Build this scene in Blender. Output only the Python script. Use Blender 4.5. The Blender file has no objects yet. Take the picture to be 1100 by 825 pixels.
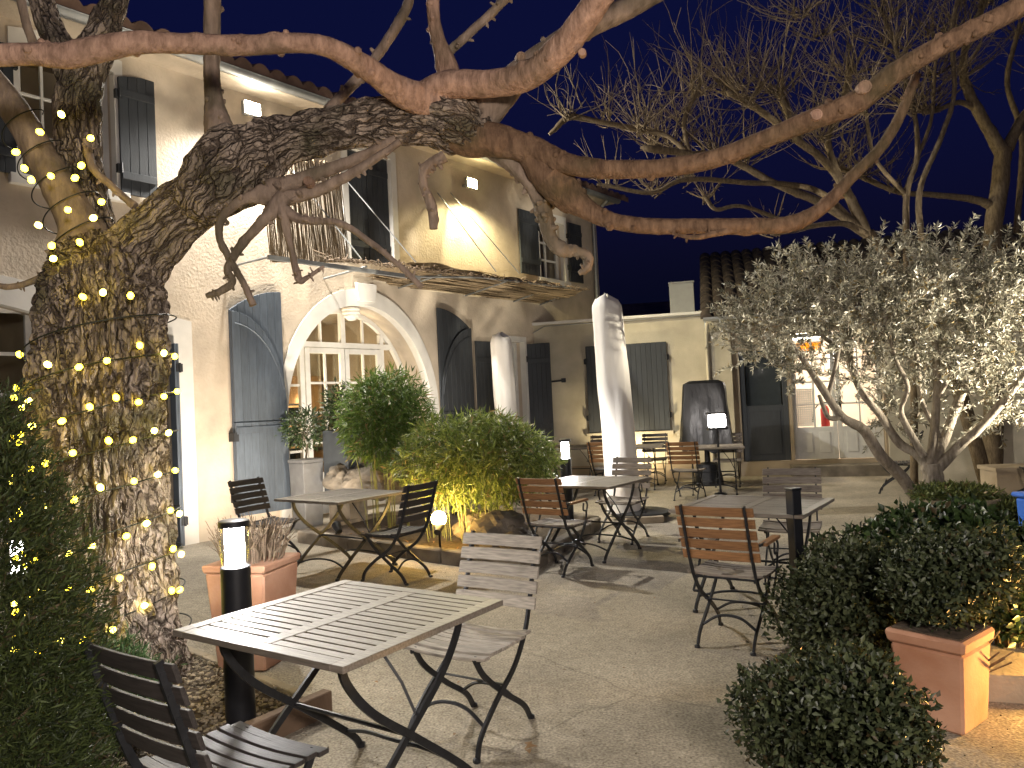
import bpy, bmesh, math, random
import numpy as np
from mathutils import Vector, Matrix, noise
from mathutils.geometry import tessellate_polygon
R = math.radians
random.seed(7); RNG = np.random.default_rng(11)
S = bpy.context.scene
COL = S.collection
V = Vector
# ------------------------------------------------------------------ camera
F = 815.; H = 1.55; ROLL = R(2.7); PITCH = math.atan(22.5/F)
def ray(px, py):
    x = (px-550)/F; y = -(py-412.5)/F
    c, s = math.cos(ROLL), math.sin(ROLL)
    xt, yt = c*x+s*y, -s*x+c*y
    cp, sp = math.cos(PITCH), math.sin(PITCH)
    return V((xt, cp-sp*yt, sp+cp*yt))
def gp(px, py, z=0.):
    d = ray(px, py); return V((0, 0, H))+d*((z-H)/d.z)
def dp(px, py, Y):
    d = ray(px, py); return V((0, 0, H))+d*(Y/d.y)
cam = bpy.data.cameras.new('camera'); camo = bpy.data.objects.new('camera', cam); COL.objects.link(camo)
cam.sensor_width = 36; cam.sensor_fit = 'HORIZONTAL'; cam.lens = 36*F/1100; cam.clip_end = 800; cam.clip_start = .05
fw = V((0, math.cos(PITCH), math.sin(PITCH))); up = V((0, -math.sin(PITCH), math.cos(PITCH))); rt = V((1, 0, 0))
c_, s_ = math.cos(ROLL), math.sin(ROLL)
rt2 = rt*c_-up*s_; up2 = rt*s_+up*c_
M = Matrix((rt2, up2, -fw)).transposed().to_4x4(); M.translation = V((0, 0, H))
camo.matrix_world = M; S.camera = camo
# ------------------------------------------------------------------ world and render
S.render.engine = 'CYCLES'
S.view_settings.view_transform = 'Standard'; S.view_settings.look = 'None'
S.view_settings.exposure = 1.6; S.view_settings.gamma = 1
S.cycles.use_denoising = True
S.cycles.max_bounces = 6; S.cycles.transparent_max_bounces = 12; S.cycles.sample_clamp_indirect = 4.0
S.cycles.caustics_reflective = False; S.cycles.caustics_refractive = False
W = bpy.data.worlds.new('World'); S.world = W; W.use_nodes = True
nt = W.node_tree; bg = nt.nodes['Background']
sky = nt.nodes.new('ShaderNodeTexSky'); sky.sky_type = 'NISHITA'; sky.sun_disc = False
sky.sun_elevation = R(-3.2); sky.sun_rotation = R(180); sky.altitude = 100; sky.ozone_density = 4.0; sky.dust_density = .4
tint = nt.nodes.new('ShaderNodeMixRGB'); tint.blend_type = 'MULTIPLY'; tint.inputs[0].default_value = 1; tint.inputs[2].default_value = (.38, .52, 1.0, 1)
nt.links.new(sky.outputs[0], tint.inputs[1])
air = nt.nodes.new('ShaderNodeMixRGB'); air.blend_type = 'ADD'; air.inputs[0].default_value = 1; air.inputs[2].default_value = (.0035, .0055, .026, 1)   # residual night sky glow
nt.links.new(tint.outputs[0], air.inputs[1]); nt.links.new(air.outputs[0], bg.inputs[0]); bg.inputs[1].default_value = .15
# ------------------------------------------------------------------ materials
def new_mat(name):
    m = bpy.data.materials.new(name); m.use_nodes = True
    n = m.node_tree.nodes; b = n['Principled BSDF']
    return m, m.node_tree, b
def mat(name, col, rough=.7, metal=0., var=.18, scale=8., bump=0., bscale=60., stretch=None, spec=.4, island=0., detail=5., coat=0., hue=None, blotch=0., bdist=.01):
    """procedural surface: two-tone noise in the base colour, optional bump, optional per-piece variation"""
    m, t, b = new_mat(name); L = t.links.new
    tc = t.nodes.new('ShaderNodeTexCoord'); mp = t.nodes.new('ShaderNodeMapping'); L(tc.outputs['Object'], mp.inputs[0])
    if stretch: mp.inputs['Scale'].default_value = stretch
    nz = t.nodes.new('ShaderNodeTexNoise'); nz.inputs['Scale'].default_value = scale; nz.inputs['Detail'].default_value = detail
    L(mp.outputs[0], nz.inputs['Vector'])
    rp = t.nodes.new('ShaderNodeValToRGB'); cr = rp.color_ramp
    c = np.array(col[:3]); c2 = np.array(hue) if hue is not None else c*(1+var)
    lo = c*(1-var) if hue is None else c
    cr.elements[0].position = .3; cr.elements[0].color = (*lo, 1)
    cr.elements[1].position = .7; cr.elements[1].color = (*np.clip(c2, 0, 1), 1)
    L(nz.outputs['Fac'], rp.inputs[0]); out = rp.outputs[0]
    if blotch:
        n3 = t.nodes.new('ShaderNodeTexNoise'); n3.inputs['Scale'].default_value = 1.1; n3.inputs['Detail'].default_value = 6; L(tc.outputs['Object'], n3.inputs['Vector'])
        mr = t.nodes.new('ShaderNodeMapRange'); mr.inputs[1].default_value = .35; mr.inputs[2].default_value = .68; mr.inputs[3].default_value = 1-blotch; mr.inputs[4].default_value = 1.0
        L(n3.outputs['Fac'], mr.inputs[0]); mx = t.nodes.new('ShaderNodeMixRGB'); mx.blend_type = 'MULTIPLY'; mx.inputs[0].default_value = 1
        L(out, mx.inputs[1]); L(mr.outputs[0], mx.inputs[2]); out = mx.outputs[0]
    if island:
        g = t.nodes.new('ShaderNodeNewGeometry'); mr = t.nodes.new('ShaderNodeMapRange'); mr.inputs[3].default_value = 1-island; mr.inputs[4].default_value = 1+island
        L(g.outputs['Random Per Island'], mr.inputs[0]); mx = t.nodes.new('ShaderNodeMixRGB'); mx.blend_type = 'MULTIPLY'; mx.inputs[0].default_value = 1
        L(out, mx.inputs[1]); L(mr.outputs[0], mx.inputs[2]); out = mx.outputs[0]
    L(out, b.inputs['Base Color'])
    b.inputs['Roughness'].default_value = rough; b.inputs['Metallic'].default_value = metal; b.inputs['Specular IOR Level'].default_value = spec
    b.inputs['Coat Weight'].default_value = coat
    if bump:
        n2 = t.nodes.new('ShaderNodeTexNoise'); n2.inputs['Scale'].default_value = bscale; n2.inputs['Detail'].default_value = 4; L(mp.outputs[0], n2.inputs['Vector'])
        bp = t.nodes.new('ShaderNodeBump'); bp.inputs['Strength'].default_value = bump; bp.inputs['Distance'].default_value = bdist
        L(n2.outputs['Fac'], bp.inputs['Height']); L(bp.outputs[0], b.inputs['Normal'])
    return m
def emit(name, col, st):
    m, t, b = new_mat(name); b.inputs['Base Color'].default_value = (*col, 1)
    b.inputs['Emission Color'].default_value = (*col, 1); b.inputs['Emission Strength'].default_value = st
    return m
def leafmat(name, col, var=.4, rough=.5, spec=.4, trans=.25, col2=None):
    m, t, b = new_mat(name); L = t.links.new
    g = t.nodes.new('ShaderNodeNewGeometry'); rp = t.nodes.new('ShaderNodeValToRGB'); c = np.array(col)
    rp.color_ramp.elements[0].color = (*(c*(1-var)), 1); rp.color_ramp.elements[1].color = (*(np.array(col2) if col2 else c*(1+var)), 1)
    rp.color_ramp.elements[1].position = .88; e = rp.color_ramp.elements.new(.955); e.color = (*(np.array(col2 if col2 else c*(1+var))*.9), 1); e = rp.color_ramp.elements.new(.965); e.color = (max(c)*1.5, max(c)*1.1, max(c)*.45, 1)   # a few withered leaves
    L(g.outputs['Random Per Island'], rp.inputs[0]); L(rp.outputs[0], b.inputs['Base Color'])
    b.inputs['Roughness'].default_value = rough; b.inputs['Specular IOR Level'].default_value = spec
    tr = t.nodes.new('ShaderNodeBsdfTranslucent'); L(rp.outputs[0], tr.inputs[0])
    mx = t.nodes.new('ShaderNodeMixShader'); mx.inputs[0].default_value = trans
    L(b.outputs[0], mx.inputs[1]); L(tr.outputs[0], mx.inputs[2]); L(mx.outputs[0], t.nodes['Material Output'].inputs[0])
    return m
def glassmat(name, refl=.12, tintc=(.9, .92, .9)):
    m, t, b = new_mat(name); L = t.links.new
    tr = t.nodes.new('ShaderNodeBsdfTransparent'); tr.inputs[0].default_value = (*tintc, 1)
    gl = t.nodes.new('ShaderNodeBsdfGlossy'); gl.inputs['Roughness'].default_value = .04
    fr = t.nodes.new('ShaderNodeLayerWeight'); fr.inputs[0].default_value = refl
    nz = t.nodes.new('ShaderNodeTexNoise'); nz.inputs['Scale'].default_value = 3.
    bp = t.nodes.new('ShaderNodeBump'); bp.inputs['Strength'].default_value = .06; L(nz.outputs['Fac'], bp.inputs['Height']); L(bp.outputs[0], gl.inputs['Normal'])
    mx = t.nodes.new('ShaderNodeMixShader'); L(fr.outputs['Facing'], mx.inputs[0]); L(tr.outputs[0], mx.inputs[1]); L(gl.outputs[0], mx.inputs[2])
    L(mx.outputs[0], t.nodes['Material Output'].inputs[0]); return m
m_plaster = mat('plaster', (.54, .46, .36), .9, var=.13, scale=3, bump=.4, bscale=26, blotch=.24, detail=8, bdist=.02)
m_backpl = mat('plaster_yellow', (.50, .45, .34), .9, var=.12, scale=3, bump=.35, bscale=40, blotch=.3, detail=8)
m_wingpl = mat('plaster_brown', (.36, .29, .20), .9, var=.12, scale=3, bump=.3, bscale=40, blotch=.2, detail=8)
m_white = mat('white_trim', (.66, .64, .59), .7, var=.06, scale=5, bump=.1, bscale=50, blotch=.15)
m_wpaint = mat('white_joinery', (.62, .61, .57), .5, var=.05, scale=12, blotch=.1)
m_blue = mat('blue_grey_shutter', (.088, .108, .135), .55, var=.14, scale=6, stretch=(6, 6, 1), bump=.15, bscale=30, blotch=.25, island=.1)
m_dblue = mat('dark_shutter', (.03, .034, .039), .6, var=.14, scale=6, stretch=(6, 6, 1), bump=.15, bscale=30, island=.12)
m_blackm = mat('dark_iron', (.022, .023, .026), .45, metal=.3, var=.25, scale=30, bump=.06, bscale=200)
m_iron2 = mat('wrought_hinge', (.02, .022, .025), .6, var=.2, scale=20)
m_wgrey = mat('weathered_wood', (.17, .145, .12), .75, var=.35, scale=5, stretch=(2, 26, 26), bump=.35, bscale=9, island=.2, bdist=.004)
m_wtable = mat('weathered_table_wood', (.105, .088, .070), .5, hue=(.19, .165, .135), scale=5, stretch=(2, 24, 24), bump=.3, bscale=9, island=.16, bdist=.004)
m_wsilver = mat('silvered_wood', (.27, .24, .20), .75, var=.33, scale=5, stretch=(2, 26, 26), bump=.35, bscale=9, island=.16, bdist=.004)
m_wdark = mat('dark_wood', (.035, .03, .028), .6, var=.35, scale=5, stretch=(2, 26, 26), bump=.25, bscale=9, island=.2, bdist=.004)
m_wteak = mat('oiled_teak', (.21, .105, .045), .5, var=.32, scale=5, stretch=(2, 26, 26), bump=.2, bscale=9, island=.18, bdist=.004)
m_terra = mat('terracotta', (.36, .165, .09), .88, hue=(.50, .29, .19), scale=4, bump=.2, bscale=60, blotch=.25)
m_tile = mat('roof_tile', (.16, .10, .07), .9, var=.4, scale=5, bump=.4, bscale=20)
m_tiled = mat('dim_roof_tile', (.045, .034, .027), .95, var=.5, scale=5, bump=.4, bscale=20)  # roof tile darkened for the wing: its lack of light is put into the colour
m_zinc = mat('zinc', (.27, .28, .28), .5, metal=.6, var=.12, scale=9, bump=.05)
m_cover = mat('white_cover', (.68, .65, .60), .75, var=.05, scale=4, bump=.25, bscale=9, bdist=.03, stretch=(1, 1, .35))
m_plastic = mat('black_plastic', (.010, .010, .011), .42, var=.2, scale=6, bump=.5, bscale=5, spec=.6, bdist=.05, stretch=(1.4, 1.4, .5))
m_rubber = mat('parasol_foot', (.02, .02, .02), .6, var=.2, bump=.1)
m_stone = mat('stone', (.14, .118, .09), .9, var=.3, scale=6, bump=.7, bscale=18, island=.25)
m_kerb = mat('kerb_stone', (.30, .25, .18), .9, var=.2, scale=6, bump=.5, bscale=40)
m_brick = mat('brown_edging', (.13, .085, .055), .9, var=.2, scale=6, bump=.4, bscale=40)
m_grey = mat('grey_planter', (.13, .13, .13), .8, var=.15, scale=9, bump=.2)
m_dplanter = mat('dark_planter', (.03, .035, .04), .7, var=.15, scale=9)
m_soil = mat('soil', (.06, .042, .026), .95, var=.4, scale=25, bump=.8, bscale=30)
m_peb = mat('pebble', (.22, .18, .125), .85, var=.2, scale=20, island=.55)
m_wood_in = mat('oak_cabinet', (.30, .17, .075), .5, var=.25, scale=4, stretch=(9, 9, 1), bump=.1)
m_room = mat('room_wall', (.42, .34, .24), .9, var=.1, scale=3)
m_pink = mat('pale_wall', (.68, .60, .52), .9, var=.05, scale=3)
m_red = mat('red_paint', (.42, .02, .02), .35, var=.15, scale=8, spec=.5)
m_bottle = mat('dark_glass', (.01, .015, .01), .1, var=.2, spec=.6)
m_bluep = mat('blue_plastic', (.03, .13, .55), .45, var=.08, scale=9)
m_cable = mat('cable', (.012, .014, .01), .6, var=.3, scale=30)
m_pole = mat('bollard_metal', (.014, .015, .019), .42, metal=.2, var=.15, scale=18, bump=.04, bscale=150, spec=.45)
m_reed = mat('reed', (.22, .165, .10), .9, var=.4, scale=5, stretch=(20, 20, 1.2), bump=.3, bscale=20, island=.45)
m_culm = mat('bamboo_culm', (.12, .13, .045), .6, var=.4, scale=9)
m_fence = mat('grey_boards', (.17, .16, .145), .8, var=.25, scale=4, stretch=(12, 12, 1), bump=.2, island=.2)
m_vent = mat('white_metal_box', (.34, .35, .37), .6, var=.06)
m_yellow = mat('yellow_shade', (.75, .38, .03), .8, var=.2, scale=14)
m_dry = mat('dry_stem', (.17, .125, .085), .9, var=.3, scale=12, island=.4)
m_glass = glassmat('window_glass', .10)
m_bglass = glassmat('lamp_glass', .2, (.97, .98, 1))
m_bulb = emit('warm_bulb', (1, .74, .035), 7)
m_bulbw = emit('pale_bulb', (1, .82, .10), 8)
m_lampw = emit('white_lamp', (1, .95, .90), 120)
m_lampd = emit('dim_lamp', (1, .93, .88), 18)
m_flood = emit('flood_lens', (1, .93, .76), 60)
m_floody = emit('flood_lens_yellow', (1, .86, .45), 60)
m_orange = emit('amber_lens', (1, .62, .16), 60)
m_glow = emit('interior_lamp', (1, .72, .4), 8)
m_winglow = emit('interior_lamp_pale', (1, .93, .8), 12)
l_bamb = leafmat('bamboo_leaf', (.11, .18, .04), .5, .42, .5, .35, (.24, .29, .07))
l_bambd = leafmat('bamboo_leaf_dark', (.075, .16, .03), .5, .42, .5, .3, (.15, .23, .045))
l_olive = leafmat('olive_leaf', (.17, .175, .125), .45, .4, .5, .2, (.50, .47, .37))
l_box = leafmat('box_leaf', (.02, .032, .014), .45, .5, .35, .2, (.065, .08, .035))
l_boxp = leafmat('pale_box_leaf', (.02, .032, .013), .4, .5, .35, .2, (.085, .10, .048))
l_ivy = leafmat('glossy_leaf', (.018, .036, .012), .45, .4, .45, .2, (.045, .075, .022))
l_con = leafmat('cypress_spray', (.018, .03, .011), .4, .6, .3, .2, (.055, .075, .02))
l_jun = leafmat('juniper_spray', (.03, .065, .025), .4, .6, .3, .2, (.07, .13, .045))
l_low = leafmat('groundcover_leaf', (.06, .10, .03), .45, .5, .4, .25, (.17, .20, .06))
l_dry = leafmat('fallen_leaf', (.2, .12, .06), .4, .7, .2, .1)
def barkmat(name, c1, c2, moss=0., bs=14, st=.9, furrow=0.):
    m, t, b = new_mat(name); L = t.links.new
    tc = t.nodes.new('ShaderNodeTexCoord')
    nz = t.nodes.new('ShaderNodeTexNoise'); nz.inputs['Scale'].default_value = bs; nz.inputs['Detail'].default_value = 8; nz.inputs['Roughness'].default_value = .65
    mp = t.nodes.new('ShaderNodeMapping'); mp.inputs['Scale'].default_value = (1.6, 1.6, .45); L(tc.outputs['Object'], mp.inputs[0]); L(mp.outputs[0], nz.inputs['Vector'])
    rp = t.nodes.new('ShaderNodeValToRGB'); rp.color_ramp.elements[0].position = .35; rp.color_ramp.elements[1].position = .66
    rp.color_ramp.elements[0].color = (*c1, 1); rp.color_ramp.elements[1].color = (*c2, 1); L(nz.outputs['Fac'], rp.inputs[0]); out = rp.outputs[0]
    if moss:
        n2 = t.nodes.new('ShaderNodeTexNoise'); n2.inputs['Scale'].default_value = 2.3; n2.inputs['Detail'].default_value = 6; L(tc.outputs['Object'], n2.inputs['Vector'])
        r2 = t.nodes.new('ShaderNodeMapRange'); r2.inputs[1].default_value = .52; r2.inputs[2].default_value = .64; r2.inputs[4].default_value = moss; L(n2.outputs['Fac'], r2.inputs[0])
        mx = t.nodes.new('ShaderNodeMixRGB'); L(r2.outputs[0], mx.inputs[0]); L(out, mx.inputs[1]); mx.inputs[2].default_value = (.045, .048, .02, 1); out = mx.outputs[0]
    fh = None
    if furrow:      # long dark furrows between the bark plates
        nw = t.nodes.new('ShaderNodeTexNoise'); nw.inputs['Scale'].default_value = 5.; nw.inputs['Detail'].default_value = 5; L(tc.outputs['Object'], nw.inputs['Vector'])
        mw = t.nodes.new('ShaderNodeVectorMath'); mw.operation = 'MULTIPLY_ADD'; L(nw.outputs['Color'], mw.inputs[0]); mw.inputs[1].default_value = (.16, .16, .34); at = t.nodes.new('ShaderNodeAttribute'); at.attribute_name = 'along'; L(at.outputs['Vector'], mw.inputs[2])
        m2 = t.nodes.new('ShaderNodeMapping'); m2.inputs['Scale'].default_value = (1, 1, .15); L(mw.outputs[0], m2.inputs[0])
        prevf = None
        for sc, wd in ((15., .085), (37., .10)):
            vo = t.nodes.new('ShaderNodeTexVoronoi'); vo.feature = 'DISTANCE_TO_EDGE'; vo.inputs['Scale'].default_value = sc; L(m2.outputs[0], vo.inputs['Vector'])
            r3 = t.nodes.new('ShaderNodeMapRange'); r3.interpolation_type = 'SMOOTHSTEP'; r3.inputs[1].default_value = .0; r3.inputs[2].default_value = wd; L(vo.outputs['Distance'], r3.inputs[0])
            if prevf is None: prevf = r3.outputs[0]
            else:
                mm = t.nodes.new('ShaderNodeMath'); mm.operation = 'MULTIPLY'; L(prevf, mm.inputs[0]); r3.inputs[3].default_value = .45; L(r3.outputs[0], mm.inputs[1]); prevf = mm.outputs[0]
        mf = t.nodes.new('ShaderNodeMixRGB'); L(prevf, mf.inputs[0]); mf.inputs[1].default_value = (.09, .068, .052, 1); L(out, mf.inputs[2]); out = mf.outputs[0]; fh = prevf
    L(out, b.inputs['Base Color']); b.inputs['Roughness'].default_value = .9; b.inputs['Specular IOR Level'].default_value = .2
    bp = t.nodes.new('ShaderNodeBump'); bp.inputs['Strength'].default_value = st; bp.inputs['Distance'].default_value = .015
    n4 = t.nodes.new('ShaderNodeTexNoise'); n4.inputs['Scale'].default_value = bs*3; n4.inputs['Detail'].default_value = 6; L(mp.outputs[0], n4.inputs['Vector'])
    ad = t.nodes.new('ShaderNodeMath'); ad.operation = 'ADD'; L(nz.outputs['Fac'], ad.inputs[0]); L(n4.outputs['Fac'], ad.inputs[1])
    hh = ad.outputs[0]
    if fh is not None:
        a2 = t.nodes.new('ShaderNodeMath'); a2.operation = 'MULTIPLY_ADD'; L(fh, a2.inputs[0]); a2.inputs[1].default_value = 1.6; L(hh, a2.inputs[2]); hh = a2.outputs[0]; bp.inputs['Distance'].default_value = .022
    L(hh, bp.inputs['Height']); L(bp.outputs[0], b.inputs['Normal']); return m
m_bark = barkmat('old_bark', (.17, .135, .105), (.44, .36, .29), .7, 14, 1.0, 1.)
m_barkl = barkmat('limb_bark', (.16, .12, .09), (.34, .26, .20), .5, 9, .6)
m_barks = barkmat('smooth_bark', (.22, .135, .095), (.48, .31, .225), .45, 16, .8)
m_barks_dim = barkmat('shaded_smooth_bark', (.10, .06, .037), (.24, .15, .092), .5, 16, .8)  # shaded copy of the smooth bark: right-hand limbs are dimmed by colour
m_barkt = barkmat('twig_bark', (.085, .062, .038), (.19, .145, .09), 0, 20, .3)
m_barko = barkmat('olive_bark', (.13, .11, .085), (.28, .24, .19), 0, 16, .6)
def groundmat():
    m, t, b = new_mat('sandy_ground'); L = t.links.new
    tc = t.nodes.new('ShaderNodeTexCoord')
    def nz(sc, det=6, src=None):
        n = t.nodes.new('ShaderNodeTexNoise'); n.inputs['Scale'].default_value = sc; n.inputs['Detail'].default_value = det; L(src or tc.outputs['Object'], n.inputs['Vector']); return n
    a = nz(75, 6); c = nz(1.3, 7); d = nz(16, 5)
    rp = t.nodes.new('ShaderNodeValToRGB'); rp.color_ramp.elements[0].position = .34; rp.color_ramp.elements[1].position = .68
    rp.color_ramp.elements[0].color = (.20, .172, .130, 1); rp.color_ramp.elements[1].color = (.44, .39, .305, 1); L(a.outputs['Fac'], rp.inputs[0])
    mr = t.nodes.new('ShaderNodeMapRange'); mr.inputs[1].default_value = .3; mr.inputs[2].default_value = .7; mr.inputs[3].default_value = .68; mr.inputs[4].default_value = 1.12; L(c.outputs['Fac'], mr.inputs[0])
    mx = t.nodes.new('ShaderNodeMixRGB'); mx.blend_type = 'MULTIPLY'; mx.inputs[0].default_value = 1; L(rp.outputs[0], mx.inputs[1]); L(mr.outputs[0], mx.inputs[2])
    mr2 = t.nodes.new('ShaderNodeMapRange'); mr2.inputs[1].default_value = .35; mr2.inputs[2].default_value = .65; mr2.inputs[3].default_value = .85; mr2.inputs[4].default_value = 1.08; L(d.outputs['Fac'], mr2.inputs[0])
    m2 = t.nodes.new('ShaderNodeMixRGB'); m2.blend_type = 'MULTIPLY'; m2.inputs[0].default_value = 1; L(mx.outputs[0], m2.inputs[1]); L(mr2.outputs[0], m2.inputs[2])
    # hairline crack
    vo = t.nodes.new('ShaderNodeTexVoronoi'); vo.feature = 'DISTANCE_TO_EDGE'; vo.inputs['Scale'].default_value = .22
    dn = nz(2.2, 6); mw = t.nodes.new('ShaderNodeMixRGB'); mw.inputs[0].default_value = .18; L(tc.outputs['Object'], mw.inputs[1]); L(dn.outputs['Color'], mw.inputs[2]); L(mw.outputs[0], vo.inputs['Vector'])
    cr = t.nodes.new('ShaderNodeMapRange'); cr.inputs[1].default_value = .0003; cr.inputs[2].default_value = .0013; cr.inputs[3].default_value = .7; cr.inputs[4].default_value = 1; L(vo.outputs['Distance'], cr.inputs[0])
    m3 = t.nodes.new('ShaderNodeMixRGB'); m3.blend_type = 'MULTIPLY'; m3.inputs[0].default_value = 1; L(m2.outputs[0], m3.inputs[1]); L(cr.outputs[0], m3.inputs[2])
    L(m3.outputs[0], b.inputs['Base Color']); b.inputs['Roughness'].default_value = .88; b.inputs['Specular IOR Level'].default_value = .25
    ad = t.nodes.new('ShaderNodeMath'); ad.operation = 'MULTIPLY_ADD'; L(a.outputs['Fac'], ad.inputs[0]); ad.inputs[1].default_value = .6; L(d.outputs['Fac'], ad.inputs[2])
    bp = t.nodes.new('ShaderNodeBump'); bp.inputs['Strength'].default_value = .7; bp.inputs['Distance'].default_value = .012; L(ad.outputs[0], bp.inputs['Height']); L(bp.outputs[0], b.inputs['Normal'])
    return m
m_ground = groundmat()
# ------------------------------------------------------------------ mesh helpers
class MB:
    def __init__(s): s.v = []; s.f = []; s.mi = []; s.cur = 0
    def add(s, vs, fs):
        o = len(s.v); s.v += [tuple(q) for q in vs]; s.f += [tuple(i+o for i in f) for f in fs]; s.mi += [s.cur]*len(fs); return s
    def box(s, a, b, m=None):
        x0, y0, z0 = a; x1, y1, z1 = b
        vs = [V(q) for q in ((x0, y0, z0), (x1, y0, z0), (x1, y1, z0), (x0, y1, z0), (x0, y0, z1), (x1, y0, z1), (x1, y1, z1), (x0, y1, z1))]
        if m is not None: vs = [m @ q for q in vs]
        return s.add(vs, [(0, 3, 2, 1), (4, 5, 6, 7), (0, 1, 5, 4), (1, 2, 6, 5), (2, 3, 7, 6), (3, 0, 4, 7)])
    def tube(s, pts, rad, n=8, caps=True, flat=None):
        pts = [V(p) for p in pts]; k = len(pts)
        rad = rad if hasattr(rad, '__len__') else [rad]*k
        prev = None; rings = []
        for i, p in enumerate(pts):
            t = (pts[min(i+1, k-1)]-pts[max(i-1, 0)]).normalized()
            if prev is None:
                a = V((0, 0, 1)) if abs(t.z) < .9 else V((1, 0, 0)); x = t.cross(a).normalized()
            else:
                x = (prev-t*prev.dot(t)); x = x.normalized() if x.length > 1e-6 else t.orthogonal().normalized()
            prev = x; y = t.cross(x)
            fx, fy = flat or (1, 1)
            rings.append([p+(x*math.cos(2*math.pi*j/n)*fx+y*math.sin(2*math.pi*j/n)*fy)*rad[i] for j in range(n)])
        vs = [q for r in rings for q in r]; fs = []
        for i in range(k-1):
            for j in range(n): fs.append((i*n+j, i*n+(j+1) % n, (i+1)*n+(j+1) % n, (i+1)*n+j))
        if caps: fs.append(tuple(range(n))[::-1]); fs.append(tuple((k-1)*n+j for j in range(n)))
        return s.add(vs, fs)
    def lathe(s, prof, n=24, c=(0, 0, 0), close=True):
        c = V(c); vs = []; fs = []; k = len(prof)
        for r, z in prof: vs += [c+V((r*math.cos(2*math.pi*j/n), r*math.sin(2*math.pi*j/n), z)) for j in range(n)]
        for i in range(k-1):
            for j in range(n): fs.append((i*n+j, i*n+(j+1) % n, (i+1)*n+(j+1) % n, (i+1)*n+j))
        if close: fs.append(tuple(range(n))[::-1]); fs.append(tuple((k-1)*n+j for j in range(n)))
        return s.add(vs, fs)
    def prism(s, poly, y0, y1):
        """polygon in x,z pushed from y0 (front) to y1"""
        n = len(poly); vs = [(x, y0, z) for x, z in poly]+[(x, y1, z) for x, z in poly]
        fs = [tuple(range(n)), tuple(range(2*n-1, n-1, -1))]+[(i, i+n, (i+1) % n+n, (i+1) % n) for i in range(n)]
        return s.add(vs, fs)
    def sheet(s, grid):
        a, b = len(grid), len(grid[0]); vs = [q for r in grid for q in r]
        return s.add(vs, [(i*b+j, i*b+j+1, (i+1)*b+j+1, (i+1)*b+j) for i in range(a-1) for j in range(b-1)])
    def build(s, name, m, parent=None, smooth=False, bevel=0., loc=None):
        me = bpy.data.meshes.new(name); me.from_pydata(s.v, [], s.f)
        for q in (m if isinstance(m, (list, tuple)) else [m]): me.materials.append(q)
        if any(s.mi): me.polygons.foreach_set('material_index', s.mi)
        me.update()
        bm = bmesh.new(); bm.from_mesh(me); bmesh.ops.recalc_face_normals(bm, faces=bm.faces)
        if bevel:
            es = [e for e in bm.edges if len(e.link_faces) == 2 and e.calc_face_angle(0) > .6]
            bmesh.ops.bevel(bm, geom=es, offset=bevel, segments=1, affect='EDGES', clamp_overlap=True)
        bm.to_mesh(me); bm.free()
        if smooth:
            me.polygons.foreach_set('use_smooth', [True]*len(me.polygons))
            me.set_sharp_from_angle(angle=R(40))
        o = bpy.data.objects.new(name, me); COL.objects.link(o)
        if parent: o.parent = parent
        if loc is not None: o.location = loc
        return o
def tag(o, label, cat, group=None, kind=None):
    if label: o['label'] = label
    if cat: o['category'] = cat
    if group: o['group'] = group
    if kind: o['kind'] = kind
    return o
def empty(name, loc=(0, 0, 0), rz=0., label=None, cat=None, group=None):
    o = bpy.data.objects.new(name, None); COL.objects.link(o); o.location = loc; o.rotation_euler = (0, 0, rz); o.empty_display_size = .1
    return tag(o, label, cat, group)
def copy_tree(o, parent=None):
    c = o.copy(); COL.objects.link(c)
    if parent: c.parent = parent
    for ch in list(o.children): copy_tree(ch, c)
    return c
def lamp(parent, name, kind, loc, power, col, size=.05, target=None, spot=None, blend=.6):
    l = bpy.data.lights.new(name, kind); l.energy = power; l.color = col
    if kind in ('POINT', 'SPOT'): l.shadow_soft_size = size
    if kind == 'AREA': l.size = size
    if spot: l.spot_size = R(spot); l.spot_blend = blend
    o = bpy.data.objects.new(name, l); COL.objects.link(o); o.location = loc
    if target is not None: o.rotation_euler = (V(target)-V(loc)).to_track_quat('-Z', 'Y').to_euler()
    if parent: o.parent = parent
    return o
def spline(pts, per=8):
    pts = [np.array(p, float) for p in pts]
    if len(pts) < 3: return [pts[0]+(pts[-1]-pts[0])*i/per for i in range(per+1)]
    P = [2*pts[0]-pts[1]]+pts+[2*pts[-1]-pts[-2]]; out = []
    for i in range(1, len(P)-2):
        for k in range(per):
            t = k/per; a, b, c, d = P[i-1], P[i], P[i+1], P[i+2]
            out.append(.5*((2*b)+(-a+c)*t+(2*a-5*b+4*c-d)*t*t+(-a+3*b-3*c+d)*t**3))
    out.append(pts[-1]); return out
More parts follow.
